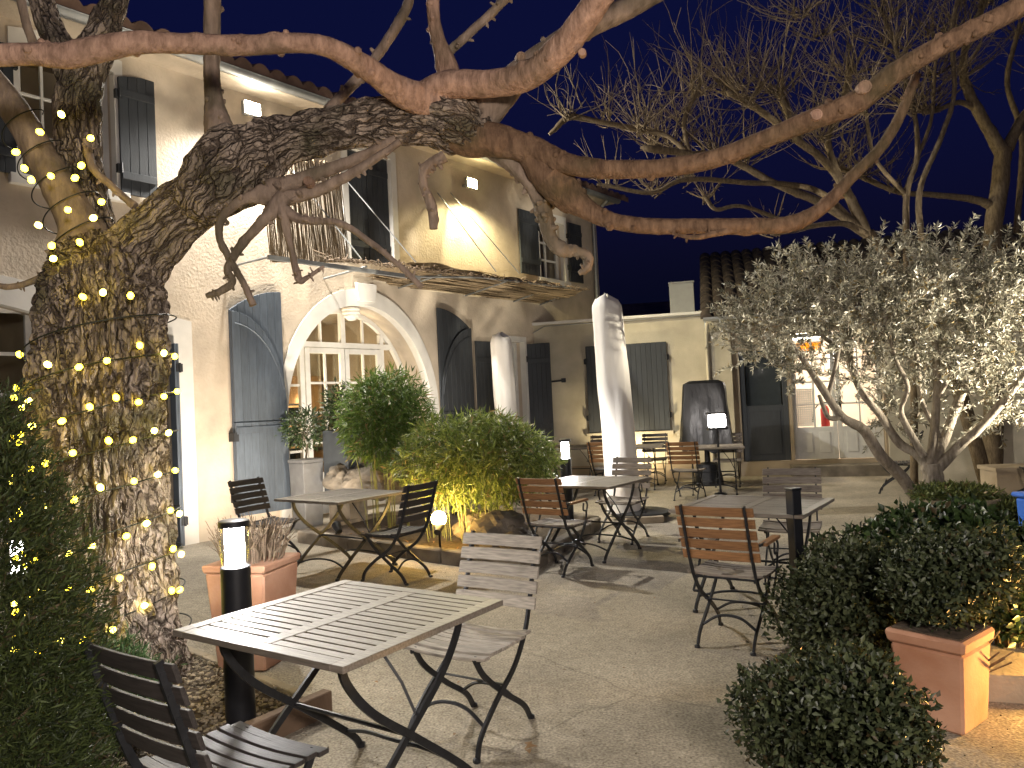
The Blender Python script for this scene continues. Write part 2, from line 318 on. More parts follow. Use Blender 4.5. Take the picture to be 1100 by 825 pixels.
# leaf clouds ------------------------------------------------------
def leaf_mesh(name, m, P, D, N, Lg, Wd, parent=None, fold=.25):
    """P base points, D leaf directions, N rough normals (n,3); one folded leaf of two quads at each"""
    n = len(P); D = D/np.linalg.norm(D, axis=1, keepdims=True)
    X = np.cross(D, N); X /= np.linalg.norm(X, axis=1, keepdims=True)+1e-9; Nn = np.cross(X, D)
    Lg = np.broadcast_to(Lg, n)[:, None]; Wd = np.broadcast_to(Wd, n)[:, None]
    droop = -Nn*Lg*.12
    v = np.empty((n, 6, 3)); v[:, 0] = P; v[:, 1] = P+D*Lg*.45+X*Wd*.5+Nn*Wd*fold; v[:, 2] = P+D*Lg+droop
    v[:, 3] = P+D*Lg*.45-X*Wd*.5+Nn*Wd*fold; v[:, 4] = P+D*Lg*.5; v[:, 5] = P+D*Lg*.5
    v = v[:, :5]
    # faces: right (0,1,2,4) left (0,4,2,3)
    me = bpy.data.meshes.new(name); me.vertices.add(n*5); me.vertices.foreach_set('co', v.reshape(-1))
    idx = (np.arange(n)*5)[:, None]+np.array([0, 1, 2, 4, 0, 4, 2, 3])[None]
    me.loops.add(n*8); me.loops.foreach_set('vertex_index', idx.reshape(-1).astype(np.int32))
    me.polygons.add(n*2); me.polygons.foreach_set('loop_start', (np.arange(n*2)*4).astype(np.int32))
    me.materials.append(m); me.update(); me.validate()
    o = bpy.data.objects.new(name, me); COL.objects.link(o)
    if parent: o.parent = parent
    return o
def unit(n):
    a = RNG.normal(size=(n, 3)); return a/np.linalg.norm(a, axis=1, keepdims=True)
def blob(n, c, r, shell=.35, lump=.16, freq=2.2, zmin=None, seed=0., inner=.25):
    """points and outward normals in a lumpy ellipsoid, most of them near the surface"""
    u = unit(n); c = np.array(c); r = np.array(r)
    k = np.array([noise.noise(V(q)*freq+V((seed, seed, seed)))+.5*noise.noise(V(q)*freq*2.6+V((seed+9, 1, 2))) for q in u])
    t = np.where(RNG.random(n) < inner, RNG.random(n)**.6, 1-shell*RNG.random(n)**1.6)
    p = c+u*r*(t*(1+lump*k))[:, None]; nn = u/r; nn /= np.linalg.norm(nn, axis=1, keepdims=True)
    if zmin is not None: ok = p[:, 2] > zmin; p, nn = p[ok], nn[ok]
    return p, nn
# ------------------------------------------------------------------ ground
g = MB(); g.box((-60, -30, -.3), (60, 90, 0)); o = g.build('ground', m_ground); tag(o, 'sandy resin bound courtyard ground under the tables', 'ground', kind='structure')
# ------------------------------------------------------------------ walls with openings
def wall_front(mb, outer, holes, reveal, flip=False):
    """front skin at y=0 with holes, each hole given a reveal running inwards"""
    loops = [[V((x, z, 0)) for x, z in outer]]+[[V((x, z, 0)) for x, z in h] for h in holes]
    flat = [q for l in loops for q in l]
    tri = tessellate_polygon(loops)
    mb.add([(q.x, 0, q.y) for q in flat], [tuple(t) for t in tri])
    for h, d in zip(holes, reveal):
        n = len(h); vs = [(x, 0, z) for x, z in h]+[(x, d, z) for x, z in h]
        mb.add(vs, [(i, (i+1) % n, (i+1) % n+n, i+n) for i in range(n)])
def rect(u0, u1, z0, z1): return [(u0, z0), (u1, z0), (u1, z1), (u0, z1)]
def archpoly(u0, a, b, zc, zb, n=28):
    return [(u0-a, zb)]+[(u0+a, zb)]+[(u0+a*math.cos(t), zc+b*math.sin(t)) for t in np.linspace(0, math.pi, n)]
def segarch(u0, u1, z0, z1, rise=.1, n=8):
    return [(u0, z0), (u1, z0)]+[(u1+(u0-u1)*t, z1+rise*math.sin(math.pi*t)) for t in np.linspace(0, 1, n)]
def shutter(parent, u0, u1, z0, z1, y, m, top=None, plank=.1, th=.035, battens=(), label=None, name='shutter', hinge=None):
    """a boarded shutter leaf; its front is at local y; top(u) may give a curved top"""
    mb = MB(); n = max(2, round((u1-u0)/plank)); w = (u1-u0)/n
    for i in range(n):
        a, b = u0+i*w+.002, u0+(i+1)*w-.002
        if top:
            k = 5; us = [a+(b-a)*j/(k-1) for j in range(k)]
            mb.prism([(a, z0), (b, z0)]+[(q, top(q)) for q in us[::-1]], y, y+th)
        else: mb.box((a, y, z0), (b, y+th, z1))
    k = 8; us = [u0+.004+(u1-u0-.008)*j/(k-1) for j in range(k)]
    mb.prism([(u0+.004, z0+.006), (u1-.004, z0+.006)]+[(q, (top(q) if top else z1)-.008) for q in us[::-1]], y+.006, y+th-.006)
    for zb in battens: mb.box((u0+.01, y-.02, zb-.045), (u1-.01, y-.002, zb+.045))
    o = mb.build(name, m, parent, bevel=.003)
    if label: o['label'] = label
    if hinge is not None:
        for zb in ((z0+.3), (z1-.3) if not top else z0+1.2):
            h = MB(); h.box((hinge-.04, y-.012, zb-.05), (hinge+.04, y+th+.012, zb+.05)); h.tube([(hinge, y-.02, zb-.06), (hinge, y-.02, zb+.06)], .014, 6)
            h.build('hinge', m_iron2, o)
    return o
def framed_window(parent, u0, u1, z0, z1, y, nx, nz, m, bar=.05, frame=.07, name='window_frame', kick=0., depth=.06):
    """casement: frame with glazing bars, glass as its child"""
    mb = MB()
    mb.box((u0, y, z0), (u0+frame, y+depth, z1)); mb.box((u1-frame, y, z0), (u1, y+depth, z1))
    mb.box((u0+frame, y, z1-frame), (u1-frame, y+depth, z1)); mb.box((u0+frame, y, z0), (u1-frame, y+depth, z0+frame+kick))
    a0, a1, b0, b1 = u0+frame, u1-frame, z0+frame+kick, z1-frame
    for i in range(1, nx):
        c = a0+(a1-a0)*i/nx; mb.box((c-bar/2, y+.006, b0), (c+bar/2, y+depth-.006, b1))
    for i in range(1, nz):
        c = b0+(b1-b0)*i/nz; mb.box((a0, y+.009, c-bar/2), (a1, y+depth-.009, c+bar/2))
    if kick > .2:
        for i in range(nx): 
            pu0 = a0+(a1-a0)*i/nx+.06; pu1 = a0+(a1-a0)*(i+1)/nx-.06
            mb.box((pu0, y-.012, z0+.12), (pu1, y-.001, z0+kick-.02))
    o = mb.build(name, m, parent, bevel=.004)
    gm = MB(); gm.add([(a0, y+depth*.5, b0), (a1, y+depth*.5, b0), (a1, y+depth*.5, b1), (a0, y+depth*.5, b1)], [(0, 1, 2, 3)]); gm.build('pane', m_glass, o)
    return o
# ------------------------------------------------------------------ the two storey house
HP = gp(213, 583); HA = R(39)
house = empty('village_house', HP, R(51), 'two storey cream plaster house with big arched glass door and blue shutters', 'house')
AU = 2.80
h_arch = archpoly(AU, 1.43, 1.72, 1.5, -.02)
holes = [h_arch, segarch(-1.28, -.24, -.02, 2.62, .09), segarch(-3.05, -1.72, .5, 2.78, .12), segarch(-1.86, -.86, 4.3, 5.74, .08), rect(2.62, 3.52, 3.92, 5.68), rect(7.52, 8.42, 4.12, 5.36), rect(5.98, 6.86, .8, 2.78), rect(-5.2, -4.2, 4.3, 5.7)]
wb = MB(); wall_front(wb, [(-7, -.2), (9.75, -.2), (9.75, 6.12), (-7, 6.12)], holes, [.52, .3, .3, .25, .2, .25, .3, .25])
wb.box((9.75-.0, .002, -.2), (9.752, 6., 6.12)); wb.box((-7.004, .002, -.2), (-7, 6., 6.12)); wb.box((-7, 6, -.2), (9.75, 6.1, 6.12))
wb.build('wall', m_plaster, house)
# white surrounds, all proud of the wall
def band(parent, outer, inner, y0, y1, name, m, n=None):
    mb = MB(); k = len(outer)
    vs = [(x, y0, z) for x, z in outer]+[(x, y0, z) for x, z in inner]+[(x, y1, z) for x, z in outer]+[(x, y1, z) for x, z in inner]
    for i in range(k-1):
        mb.f += [(i, i+1, k+i+1, k+i), (i, 2*k+i, 2*k+i+1, i+1), (k+i, k+i+1, 3*k+i+1, 3*k+i)]
    mb.f += [(0, k, 3*k, 2*k), (k-1, 3*k-1, 4*k-1, 2*k-1)]
    mb.v = vs; mb.mi = [0]*len(mb.f); return mb.build(name, m, parent, smooth=False)
ts = np.linspace(0, math.pi, 36)
ell = lambda a, b: [(AU+a, 0)]+[(AU+a*math.cos(t), 1.5+b*math.sin(t)) for t in ts]+[(AU-a, 0)]
band(house, ell(1.59, 1.97), ell(1.425, 1.715), -.03, .12, 'arch_trim', m_white)
k = MB(); k.prism([(2.69, 3.27), (3.03, 3.27), (3.07, 3.55), (2.65, 3.55)], -.075, -.031); k.build('keystone', m_white, house, bevel=.008)
def surround(u0, u1, z0, z1, rise, w=.2, wt=.22, name='window_trim', sill=True, y0=-.025):
    ins = segarch(u0, u1, z0, z1, rise, 12); outs = [(u0-w, z0), (u1+w, z0)]+[(u1+w+(u0-u1-2*w)*t, z1+wt+rise*math.sin(math.pi*t)) for t in np.linspace(0, 1, 12)]
    # open at the bottom: start right foot, over the top, down left
    a = [(u1+w, z0)]+outs[2:]+[(u0-w, z0)]; b = [(u1-.004, z0)]+[(x, z-.004) for x, z in ins[2:]]+[(u0+.004, z0)]
    band(house, a, b, y0, .1, name, m_white)
    if sill:
        s = MB(); s.box((u0-w-.03, y0-.05, z0-.12), (u1+w+.03, .1, z0-.002)); s.build('sill', m_white, house, bevel=.008)
surround(-1.28, -.24, .0, 2.62, .09, .24, .18, 'door_trim', False)
surround(-3.05, -1.72, .5, 2.78, .12, .12, .3)
surround(-1.86, -.86, 4.3, 5.74, .08, .1, .16)
surround(2.62, 3.52, 3.92, 5.68, .0, .11, .12, sill=False)
surround(7.52, 8.42, 4.12, 5.36, .0, .08, .16)
surround(5.98, 6.86, .8, 2.78, .0, .06, .1)
surround(-5.2, -4.2, 4.3, 5.7, .06, .1, .16)
# arched glazed doors, frame deep in the reveal
yb = .50
fr = MB(); 
ti = np.linspace(0, math.pi, 36)
o1 = [(AU+1.429*math.cos(t), 1.5+1.719*math.sin(t)) for t in ti]; i1 = [(AU+1.36*math.cos(t), 1.5+1.64*math.sin(t)) for t in ti]
n = len(o1); base = len(fr.v)
fr.add([(x, yb-.02, z) for x, z in o1]+[(x, yb-.02, z) for x, z in i1]+[(x, yb+.05, z) for x, z in o1]+[(x, yb+.05, z) for x, z in i1],
       [(i, i+1, n+i+1, n+i) for i in range(n-1)]+[(n+i, n+i+1, 3*n+i+1, 3*n+i) for i in range(n-1)])
fr.box((AU-1.429, yb-.02, 0), (AU-1.36, yb+.05, 1.5)); fr.box((AU+1.36, yb-.02, 0), (AU+1.429, yb+.05, 1.5))
zt = lambda x: 1.5+1.64*math.sqrt(max(0, 1-((x-AU)/1.36)**2))
fr.box((AU-.98, yb-.03, 2.58), (AU+.98, yb+.055, 2.67))
for x, w in ((AU-.80, .08), (AU+.80, .08)): fr.box((x-w/2, yb-.025, 0), (x+w/2, yb+.052, 2.58)); fr.box((x-w/2, yb-.025, 2.67), (x+w/2, yb+.052, zt(x)))
fr.box((AU-.045, yb-.025, 2.67), (AU+.045, yb+.052, zt(AU)))
for x in (AU-.42, AU+.42): fr.box((x-.017, yb-.005, 2.67), (x+.017, yb+.04, zt(x)))
for sx in (-1, 1):
    for z in (.55, 1.0, 1.5, 2.0): fr.box((min(AU+sx*.84, AU+sx*1.36), yb-.002, z-.018), (max(AU+sx*.84, AU+sx*1.36), yb+.037, z+.018))
frame = fr.build('door_frame', m_wpaint, house, bevel=.003)
gm = MB(); gm.prism([(AU+1.4*math.cos(t), 1.5+1.69*math.sin(t)) for t in ti]+[(AU-1.4, .02), (AU+1.4, .02)], yb+.058, yb+.061); gm.build('pane', m_glass, frame)
for sx in (-1, 1):
    a, b = (AU-.755, AU-.005) if sx < 0 else (AU+.005, AU+.755)
    d = framed_window(house, a, b, .02, 2.575, yb-.045, 2, 4, m_wpaint, .035, .085, 'glazed_door', .55, .055)
    hd = MB(); hx = AU+sx*.05; hd.box((hx-.02, yb-.07, .98), (hx+.02, yb-.047, 1.2)); hd.tube([(hx, yb-.06, 1.08), (hx, yb-.10, 1.08), (hx+sx*.1, yb-.10, 1.08)], .009, 6); hd.build('handle', m_blackm, d)
# rooms behind the glass
def room(parent, u0, u1, y0, y1, z0, z1, m, name='room'):
    mb = MB(); 
    P = [(u0, y0, z0), (u1, y0, z0), (u1, y1, z0), (u0, y1, z0), (u0, y0, z1), (u1, y0, z1), (u1, y1, z1), (u0, y1, z1)]
    mb.add(P, [(0, 1, 2, 3), (4, 7, 6, 5), (1, 5, 6, 2), (0, 3, 7, 4), (3, 2, 6, 7)]); return mb.build(name, m, parent)
room(house, .9, 4.7, .53, 3.6, -.01, 3.35, m_room)
room(house, -3.3, -1.5, .32, 2.4, .2, 3.1, m_room); room(house, -1.4, -.12, .33, 1.3, -.01, 2.9, m_room)
cb = empty('oak_cabinet', (1.55, 3.0, 0)); cb.parent = house
# standing furniture inside the room are things of their own: placed in world space
def house_pt(u, y, z=0): return HP+V((math.sin(HA), math.cos(HA), 0))*u+V((-math.cos(HA), math.sin(HA), 0))*y+V((0, 0, z))
bpy.data.objects.remove(cb)
cab = empty('wall_cabinet', house_pt(2.75, 3.05), R(51), 'light oak cabinet wall seen inside through the arched glass door', 'cabinet')
c = MB(); c.box((-1.6, 0, 0), (1.6, .5, .85)); c.box((-1.6, .1, 1.55), (.35, .5, 2.6)); c.box((.42, .1, 1.3), (1.6, .5, 2.3)); c.build('carcass', m_wood_in, cab)
for i in range(6):
    c = MB(); c.box((-1.58+i*.53, -.02, .06), (-1.58+i*.53+.5, -.002, .8)); c.build('cabinet_door', m_wood_in, cab, bevel=.008)
for i in range(4):
    c = MB(); c.box((-1.58+i*.48, .08, 1.58), (-1.58+i*.48+.45, .098, 2.57)); c.build('cabinet_door', m_wood_in, cab, bevel=.008)
c = MB(); c.box((-1.62, -.04, .855), (1.62, .5, .9)); c.build('worktop', m_dplanter, cab)
c = MB(); c.lathe([(.001, 0), (.045, 0), (.045, .2), (.04, .24), (.015, .29), (.014, .36), (.001, .36)], 14); bo = c.build('wine_bottle', m_bottle, None, True, loc=house_pt(2.28, 3.2, .9)); tag(bo, 'dark wine bottle standing on the worktop inside the arched door', 'bottle')
rk = empty('shelf_rack', house_pt(2.62, 1.6), R(51), 'dark shelving rack just inside the left glass door', 'shelf')
c = MB()
for z in (.3, .65, 1.0, 1.35, 1.68): c.box((-.2, 0, z), (.2, .3, z+.03))
c.build('shelf', m_wood_in, rk); c = MB(); c.box((-.24, 0, 0), (-.203, .3, 1.75)); c.box((.203, 0, 0), (.24, .3, 1.75)); c.build('side_panel', m_dplanter, rk)
c = MB(); c.box((-.2, .302, .0), (.2, .315, 1.75)); c.build('back_panel', m_dplanter, rk)
lp = empty('pendant_light', house_pt(1.75, 2.0, 2.2), 0, 'amber pendant lamp glowing inside the arched door', 'lamp')
c = MB(); c.lathe([(.02, .12), (.05, .1), (.11, -.02), (.10, -.03), (.001, -.03)], 18); c.build('lamp_shade', m_glow, lp, True)
c = MB(); c.tube([(0, 0, .1), (0, 0, 1.1)], .006, 6); c.build('cord', m_cable, lp)
lamp(lp, 'room_glow', 'POINT', (1.0, -.2, -.1), 62, (1, .78, .52), .25)
lp2 = empty('wall_light', house_pt(3.85, 3.12, 1.75), R(51), 'small orange wall light inside the room right of the glass doors', 'lamp')
c = MB(); c.box((-.09, -.06, -.1), (.09, -.02, .12)); c.build('lamp_shade', m_glow, lp2, bevel=.02); c = MB(); c.box((-.03, -.02, -.03), (.03, .0, .03)); c.build('bracket', m_dplanter, lp2)
# door leaf and windows
framed_window(house, -3.05, -1.72, .5, 2.89, .2, 3, 5, m_wpaint, .04, .08, 'window_frame')
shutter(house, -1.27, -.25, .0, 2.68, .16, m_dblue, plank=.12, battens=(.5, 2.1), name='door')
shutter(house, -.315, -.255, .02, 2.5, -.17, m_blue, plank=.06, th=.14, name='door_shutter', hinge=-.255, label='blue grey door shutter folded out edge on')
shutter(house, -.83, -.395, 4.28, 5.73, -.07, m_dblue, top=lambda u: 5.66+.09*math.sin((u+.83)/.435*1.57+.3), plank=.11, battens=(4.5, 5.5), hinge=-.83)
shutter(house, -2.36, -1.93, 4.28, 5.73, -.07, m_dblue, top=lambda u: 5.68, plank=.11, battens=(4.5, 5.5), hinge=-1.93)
framed_window(house, -1.86, -.86, 4.3, 5.80, .16, 4, 3, m_wpaint, .03, .07)
framed_window(house, -5.2, -4.2, 4.3, 5.75, .16, 4, 3, m_wpaint, .03, .07)
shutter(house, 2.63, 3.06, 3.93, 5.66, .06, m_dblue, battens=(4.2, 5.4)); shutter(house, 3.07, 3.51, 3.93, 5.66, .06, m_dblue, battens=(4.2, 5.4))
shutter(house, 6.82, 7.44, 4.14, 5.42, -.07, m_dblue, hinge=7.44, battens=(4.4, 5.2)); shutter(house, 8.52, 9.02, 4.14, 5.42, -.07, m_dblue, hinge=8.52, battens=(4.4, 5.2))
framed_window(house, 7.52, 8.42, 4.12, 5.36, .16, 2, 3, m_wpaint, .04, .08)
room(house, 7.3, 8.6, .3, 1.0, 4, 5.6, m_room); room(house, -2.1, -.7, .27, 1.0, 4, 5.95, m_room); room(house, -5.4, -4, .27, 1.0, 4, 5.95, m_room)
framed_window(house, 5.98, 6.86, .8, 2.78, .18, 2, 4, m_wpaint, .035, .08); room(house, 5.8, 7.0, .3, 1.2, .6, 2.9, m_room)
shutter(house, 5.36, 5.93, .82, 2.74, -.07, m_dblue, hinge=5.93, battens=(1.1, 2.4))
sh = shutter(house, 0, .46, .82, 2.74, -.018, m_dblue, battens=(1.1, 2.4), hinge=0.)
sh.location = (6.93, -.02, 0); sh.rotation_euler = (0, 0, R(-62))
# bifold arch shutters: a tall leaf behind, a quarter round leaf in front
def bifold(side, u_in, u_out, m, label):
    # u_in next to the arch, u_out away from it
    lo, hi = min(u_in, u_out), max(u_in, u_out); w = hi-lo
    back = (lambda u: 3.28-.30*((abs(u-u_in))/w)**2)
    shutter(house, lo, hi, .28, 3.2, -.075, m, top=back, plank=.115, label=label)
    q = lambda u: 1.66+1.30*math.sqrt(max(0., 1-(abs(u-u_out)/(w*1.0))**2))
    s2 = shutter(house, lo, hi, 1.5, 3.0, -.125, m, top=q, plank=.115, name='shutter')
    s3 = shutter(house, lo, hi, .26, 1.485, -.125, m, plank=.115, name='shutter', battens=(1.38,))
    rim = MB(); rim.tube([(u, -.132, q(u)-.16) for u in np.linspace(lo+.02*(side > 0)+.05*w*(side < 0), hi-.05*w*(side < 0)-.05*w*(side > 0), 18)], .009, 5); rim.build('rim_strip', m, s2)
    for zb in (.5, 1.3): 
        h = MB(); h.box((u_out-.035, -.14, zb-.06), (u_out+.035, -.01, zb+.06)); h.build('hinge', m_iron2, s3)
bifold(-1, 1.30, .50, m_blue, 'pale blue grey bifold arch shutter'); bifold(1, 4.40, 5.20, m_dblue, 'bifold arch shutter with shade painted into its dark colour')  # one arch pair: the right leaf gets its shade from a darker colour
# roof, eave and gutter
rf = MB(); per = .26; K = int(18/per)*8; us = [-7.6+18*i/K for i in range(K+1)]
prof = [.11*abs(math.sin(math.pi*(u+7.6)/per))**.6 for u in us]
rows = []
for j in range(10):
    d = -.5+j*.5; zz = 6.13+(d+.5)*.32
    rows.append([(u, d, zz+p) for u, p in zip(us, prof)])
    rows.append([(u, d+.5, zz+.5*.32-.02+p) for u, p in zip(us, prof)])
rf.sheet(rows); rf.sheet([[(u, -.5, 6.09) for u in us], [(u, -.5, 6.13+p) for u, p in zip(us, prof)]])
rfo = rf.build('roof', m_tile, house, smooth=True)
ev = MB(); ev.box((-7.6, -.40, 6.0), (9.95, .0, 6.045)); ev.build('eave_board', m_plaster, house)
gt = MB(); a = np.linspace(math.pi, 2*math.pi, 9)
gt.sheet([[(u, -.46+.075*math.cos(t), 6.06+.075*math.sin(t)) for t in a] for u in (-7.6, 10.0)]); gt.sheet([[(u, -.46+.07*math.cos(t), 6.06+.07*math.sin(t)) for t in a] for u in (-7.6, 10.0)])
for u in np.arange(-7.2, 10, .62): gt.sheet([[(u+q, -.46+.079*math.cos(t), 6.06+.079*math.sin(t)) for t in a] for q in (-.012, .012)])
gt.tube([(-7.6, -.535, 6.06), (10, -.535, 6.06)], .009, 6); gt.build('gutter', m_zinc, house, smooth=True)
dpz = MB(); dpz.tube([(9.55, -.46, 6.0), (9.55, -.1, 5.75), (9.55, -.06, 5.6), (9.55, -.06, 3.3)], .045, 10); dpz.build('drainpipe', m_zinc, house, smooth=True)
ch = MB(); ch.box((7.0, 1.6, 6.2), (7.75, 2.3, 8.15)); ch.box((6.93, 1.53, 8.15), (7.82, 2.37, 8.25)); ch.build('chimney', m_plaster, house)
# floodlights
def flood(u, z, label, lens, power, col):
    f = empty('floodlight', house_pt(u, -.02, z), R(51), label, 'floodlight', 'floodlights under the eave')
    b = MB(); b.box((-.13, -.20, -.09), (.13, -.13, .10)); hs = b.build('housing', m_zinc, f, bevel=.01); hs.rotation_euler = (R(0), 0, 0)
    b = MB(); b.box((-.115, -.209, -.075), (.115, -.2, .085)); b.build('lens', lens, f)
    b = MB(); b.box((-.03, -.13, -.02), (.03, .02, .02)); b.build('bracket', m_zinc, f)
    lamp(f, 'flood_beam', 'SPOT', (0, -.24, -.02), power, col, .07, (0, -2.2, -2.6), 165, .5)
flood(.868, 5.72, 'white floodlight under the zinc gutter above the blue shutter', m_flood, 800, (1, .95, .87))
flood(5.293, 5.58, 'yellow tinted floodlight on the upper wall above the reed awning', m_floody, 400, (1, .86, .50))
# ceiling lantern in the arch
cl = empty('ceiling_lantern', house_pt(2.82, .28, 3.2), 0, 'round ribbed ceiling lantern hanging under the top of the arch', 'lantern')
c = MB(); c.lathe([(.001, 0), (.14, 0), (.15, -.03), (.13, -.045), (.145, -.075), (.14, -.09), (.115, -.1), (.12, -.13), (.10, -.15), (.06, -.19), (.001, -.2)], 24); c.build('lantern_body', m_white, cl, True)
c = MB(); c.lathe([(.001, .02), (.09, .02), (.09, .001), (.001, .001)], 18); c.build('mount', m_zinc, cl)
# reed awning with its rods
aw = empty('reed_awning', house_pt(0, 0, 0), R(51), 'thin reed awning sagging on rods above the arched door', 'awning')
def mat_sheet(mb, f, nu, n2):
    mb.sheet([[f(i/nu, j/n2) for j in range(n2+1)] for i in range(nu+1)])
rm = MB()
for k in range(230):     # individual reeds laid along the wall, sagging at random
    s0 = random.random(); y = -.02-s0*1.0; a = 2.9+random.random()*3.6; b = min(7.55, a+.8+random.random()*1.6)
    z = 3.63+.10*s0+random.gauss(0, .02); rm.tube([(a, y, z+.02*math.sin(a*3)), ((a+b)/2, y+random.gauss(0, .01), z-.03*s0+random.gauss(0, .012)), (b, y, z+.02*math.sin(b*3)+random.gauss(0, .01))], .010+random.random()*.006, 4)
gridf = lambda a, b: (2.9+a*4.6, -.01-b*1.02, 3.66+.1*b+.018*math.sin(a*31+b*4)+.02*math.sin(a*11))
mat_sheet(rm, gridf, 80, 8); rm.build('reed_mat', m_reed, aw)
rp_ = MB()
for k in range(170):
    u = .80+1.32*k/170+random.gauss(0, .004); z1 = 5.15+random.gauss(0, .05); lean = random.gauss(0, .02)
    rp_.tube([(u, -.60, 3.56+.15*(u-.8)/1.3), (u+lean, -.52+random.gauss(0, .012), (3.6+z1)/2), (u+lean*1.6+.03, -.40, z1)], .0055, 4)
rp_.build('reed_screen', m_reed, aw)
fb = MB(); fb.box((.5, -1.03, 3.50), (3.1, -.98, 3.555)); fb.build('front_rail', m_zinc, aw); 
fb = MB(); fb.tube([(3.1, -1.0, 3.55), (4.5, -1.02, 3.68), (7.5, -1.02, 3.75)], .02, 6)
fb.build('awning_frame', m_zinc, aw, True)
for u in (.55, 2.1, 3.6, 5.2, 6.6, 7.45):
    fb = MB(); fb.tube([(u, -.0, 3.56), (u, -.98, 3.53+.03*u)], .016, 6); fb.build('crossbar', m_zinc, aw, True)
def fac(px, py, off=0.):
    d = ray(px, py); nn = V((math.cos(HA), -math.sin(HA), 0)); P = HP+nn*off; t = (P-V((0, 0, H))).dot(nn)/d.dot(nn); p = V((0, 0, H))+d*t
    return ((p-HP).dot(V((math.sin(HA), math.cos(HA), 0))), -off, p.z)
for a, b in (((308, 176), (388, 278)), ((358, 177), (447, 282)), ((470, 207), (533, 292)), ((484, 207), (558, 294))):
    m = MB(); m.tube([fac(*a, .02), fac(*b, .98)], .010, 6); m.build('rod', m_zinc, aw)
sn = MB()   # pale frayed top edge
for k in range(420):
    u = 1.3+random.random()*6.2; z = 3.60+.03*u*.6+random.gauss(0, .012); sn.tube([(u, -1.0+random.gauss(0, .03), z), (u+random.gauss(0, .12), -1.03+random.gauss(0, .03), z+abs(random.gauss(0, .03)))], .007, 4)
sn.build('frayed_edge', m_dry, aw)
# ------------------------------------------------------------------ low back building
BP = gp(577, 517); bb = empty('back_annexe', BP, R(-12), 'low flat yellow plaster annexe with closed dark shutters', 'annexe')
b = MB(); wall_front(b, [(-1.2, -.2), (3.52, -.2), (3.52, 3.12), (-1.2, 3.12)], [rect(1.12, 2.66, .93, 2.62)], [.2]); b.box((-1.2, .21, -.2), (3.52, 4, 3.1)); b.build('wall', m_backpl, bb)
b = MB(); b.box((-1.2, -.04, 3.122), (3.53, 4, 3.18)); b.build('coping', m_white, bb, bevel=.006)
shutter(bb, 1.10, 1.875, .92, 2.635, -.045, m_dblue, hinge=1.1); shutter(bb, 1.885, 2.67, .92, 2.635, -.045, m_dblue, hinge=2.67)
b = MB(); b.box((1.05, -.06, .84), (2.72, .05, .915)); b.build('sill', m_backpl, bb)
b = MB(); b.tube([(.02, -.03, 2.95), (.3, -.03, 3.09), (3.4, -.03, 3.1)], .012, 6); b.tube([(3.42, -.03, 3.1), (3.46, -.03, 1.2)], .02, 6); b.build('cable_pipe', m_zinc, bb)
b = MB(); b.tube([(.1, -.02, 1.96), (.1, -.06, 1.96), (.62, -.06, 1.99)], .018, 6); b.box((.6, -.09, 1.95), (.68, -.0, 2.03)); b.build('shutter_hook', m_iron2, bb)
b = MB(); b.box((-1.2, -.035, -.05), (3.52, -.001, .28)); b.build('plinth', m_wingpl, bb)
vp = dp(733, 332, 16.6); vb = empty('roof_vent_box', (vp.x, vp.y, 3.18), R(-12), 'pale metal vent box standing on the flat annexe roof', 'vent box')
b = MB(); b.box((-.26, -.2, 0), (.26, .2, .84)); b.build('casing', m_vent, vb, bevel=.01); b = MB(); b.box((-.275, -.215, .842), (.275, .215, .87)); b.build('cap', m_vent, vb)
for i in range(6):
    pass
b = MB(); b.tube([(.36, 0, .0), (.36, 0, .25)], .02, 6); b.tube([(.47, 0, .0), (.47, 0, .18)], .03, 6); b.build('vent_pipe', m_zinc, vb)
# ------------------------------------------------------------------ right wing
WP = V((3.83, 14.52, 0)); wg = empty('tiled_wing', WP, R(-15), 'low wing with dark tiled roof and lit glazed door behind the olive tree', 'house')
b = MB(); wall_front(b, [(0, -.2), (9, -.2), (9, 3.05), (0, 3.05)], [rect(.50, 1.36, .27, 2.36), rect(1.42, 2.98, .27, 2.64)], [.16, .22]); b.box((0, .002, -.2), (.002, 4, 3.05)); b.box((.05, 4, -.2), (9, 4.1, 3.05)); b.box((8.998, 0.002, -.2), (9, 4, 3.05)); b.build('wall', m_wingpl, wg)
b = MB(); b.box((-.05, -.10, -.1), (.38, -.002, 2.98)); b.build('pier', m_backpl, wg, bevel=.01)
per = .24; K = int(9.6/per)*8; us = [-.15+9.6*i/K for i in range(K+1)]; prof = [.08*abs(math.sin(math.pi*(u+.15)/per))**.7 for u in us]; rows = []
for j in range(11):
    d = -.4+j*.4; zz = 3.0+(d+.4)*.45
    rows += [[(u, d, zz+p) for u, p in zip(us, prof)], [(u, d+.4, zz+.4*.45-.025+p) for u, p in zip(us, prof)]]
b = MB(); b.sheet(rows); b.sheet([[(u, -.4, 2.985) for u in us], [(u, -.4, 3.0+p) for u, p in zip(us, prof)]]); b.build('roof', m_tiled, wg, smooth=True)
b = MB(); b.prism([(0, 0)]*0+[(-.4, 2.95), (4, 4.9), (4, 3.05), (0, 3.05)], -.01, .0); gb = b.build('gable', m_backpl, wg); gb.rotation_euler = (0, 0, R(90))
b = MB(); a = np.linspace(math.pi, 2*math.pi, 9); b.sheet([[(u, -.46+.07*math.cos(t), 3.0+.07*math.sin(t)) for t in a] for u in (-.1, 9.4)]); b.build('gutter', m_zinc, wg, smooth=True)
b = MB(); b.tube([(-.03, -.2, 2.93), (-.06, -.13, 2.7), (-.06, -.12, .1)], .035, 8); b.build('drainpipe', m_backpl, wg, smooth=True)
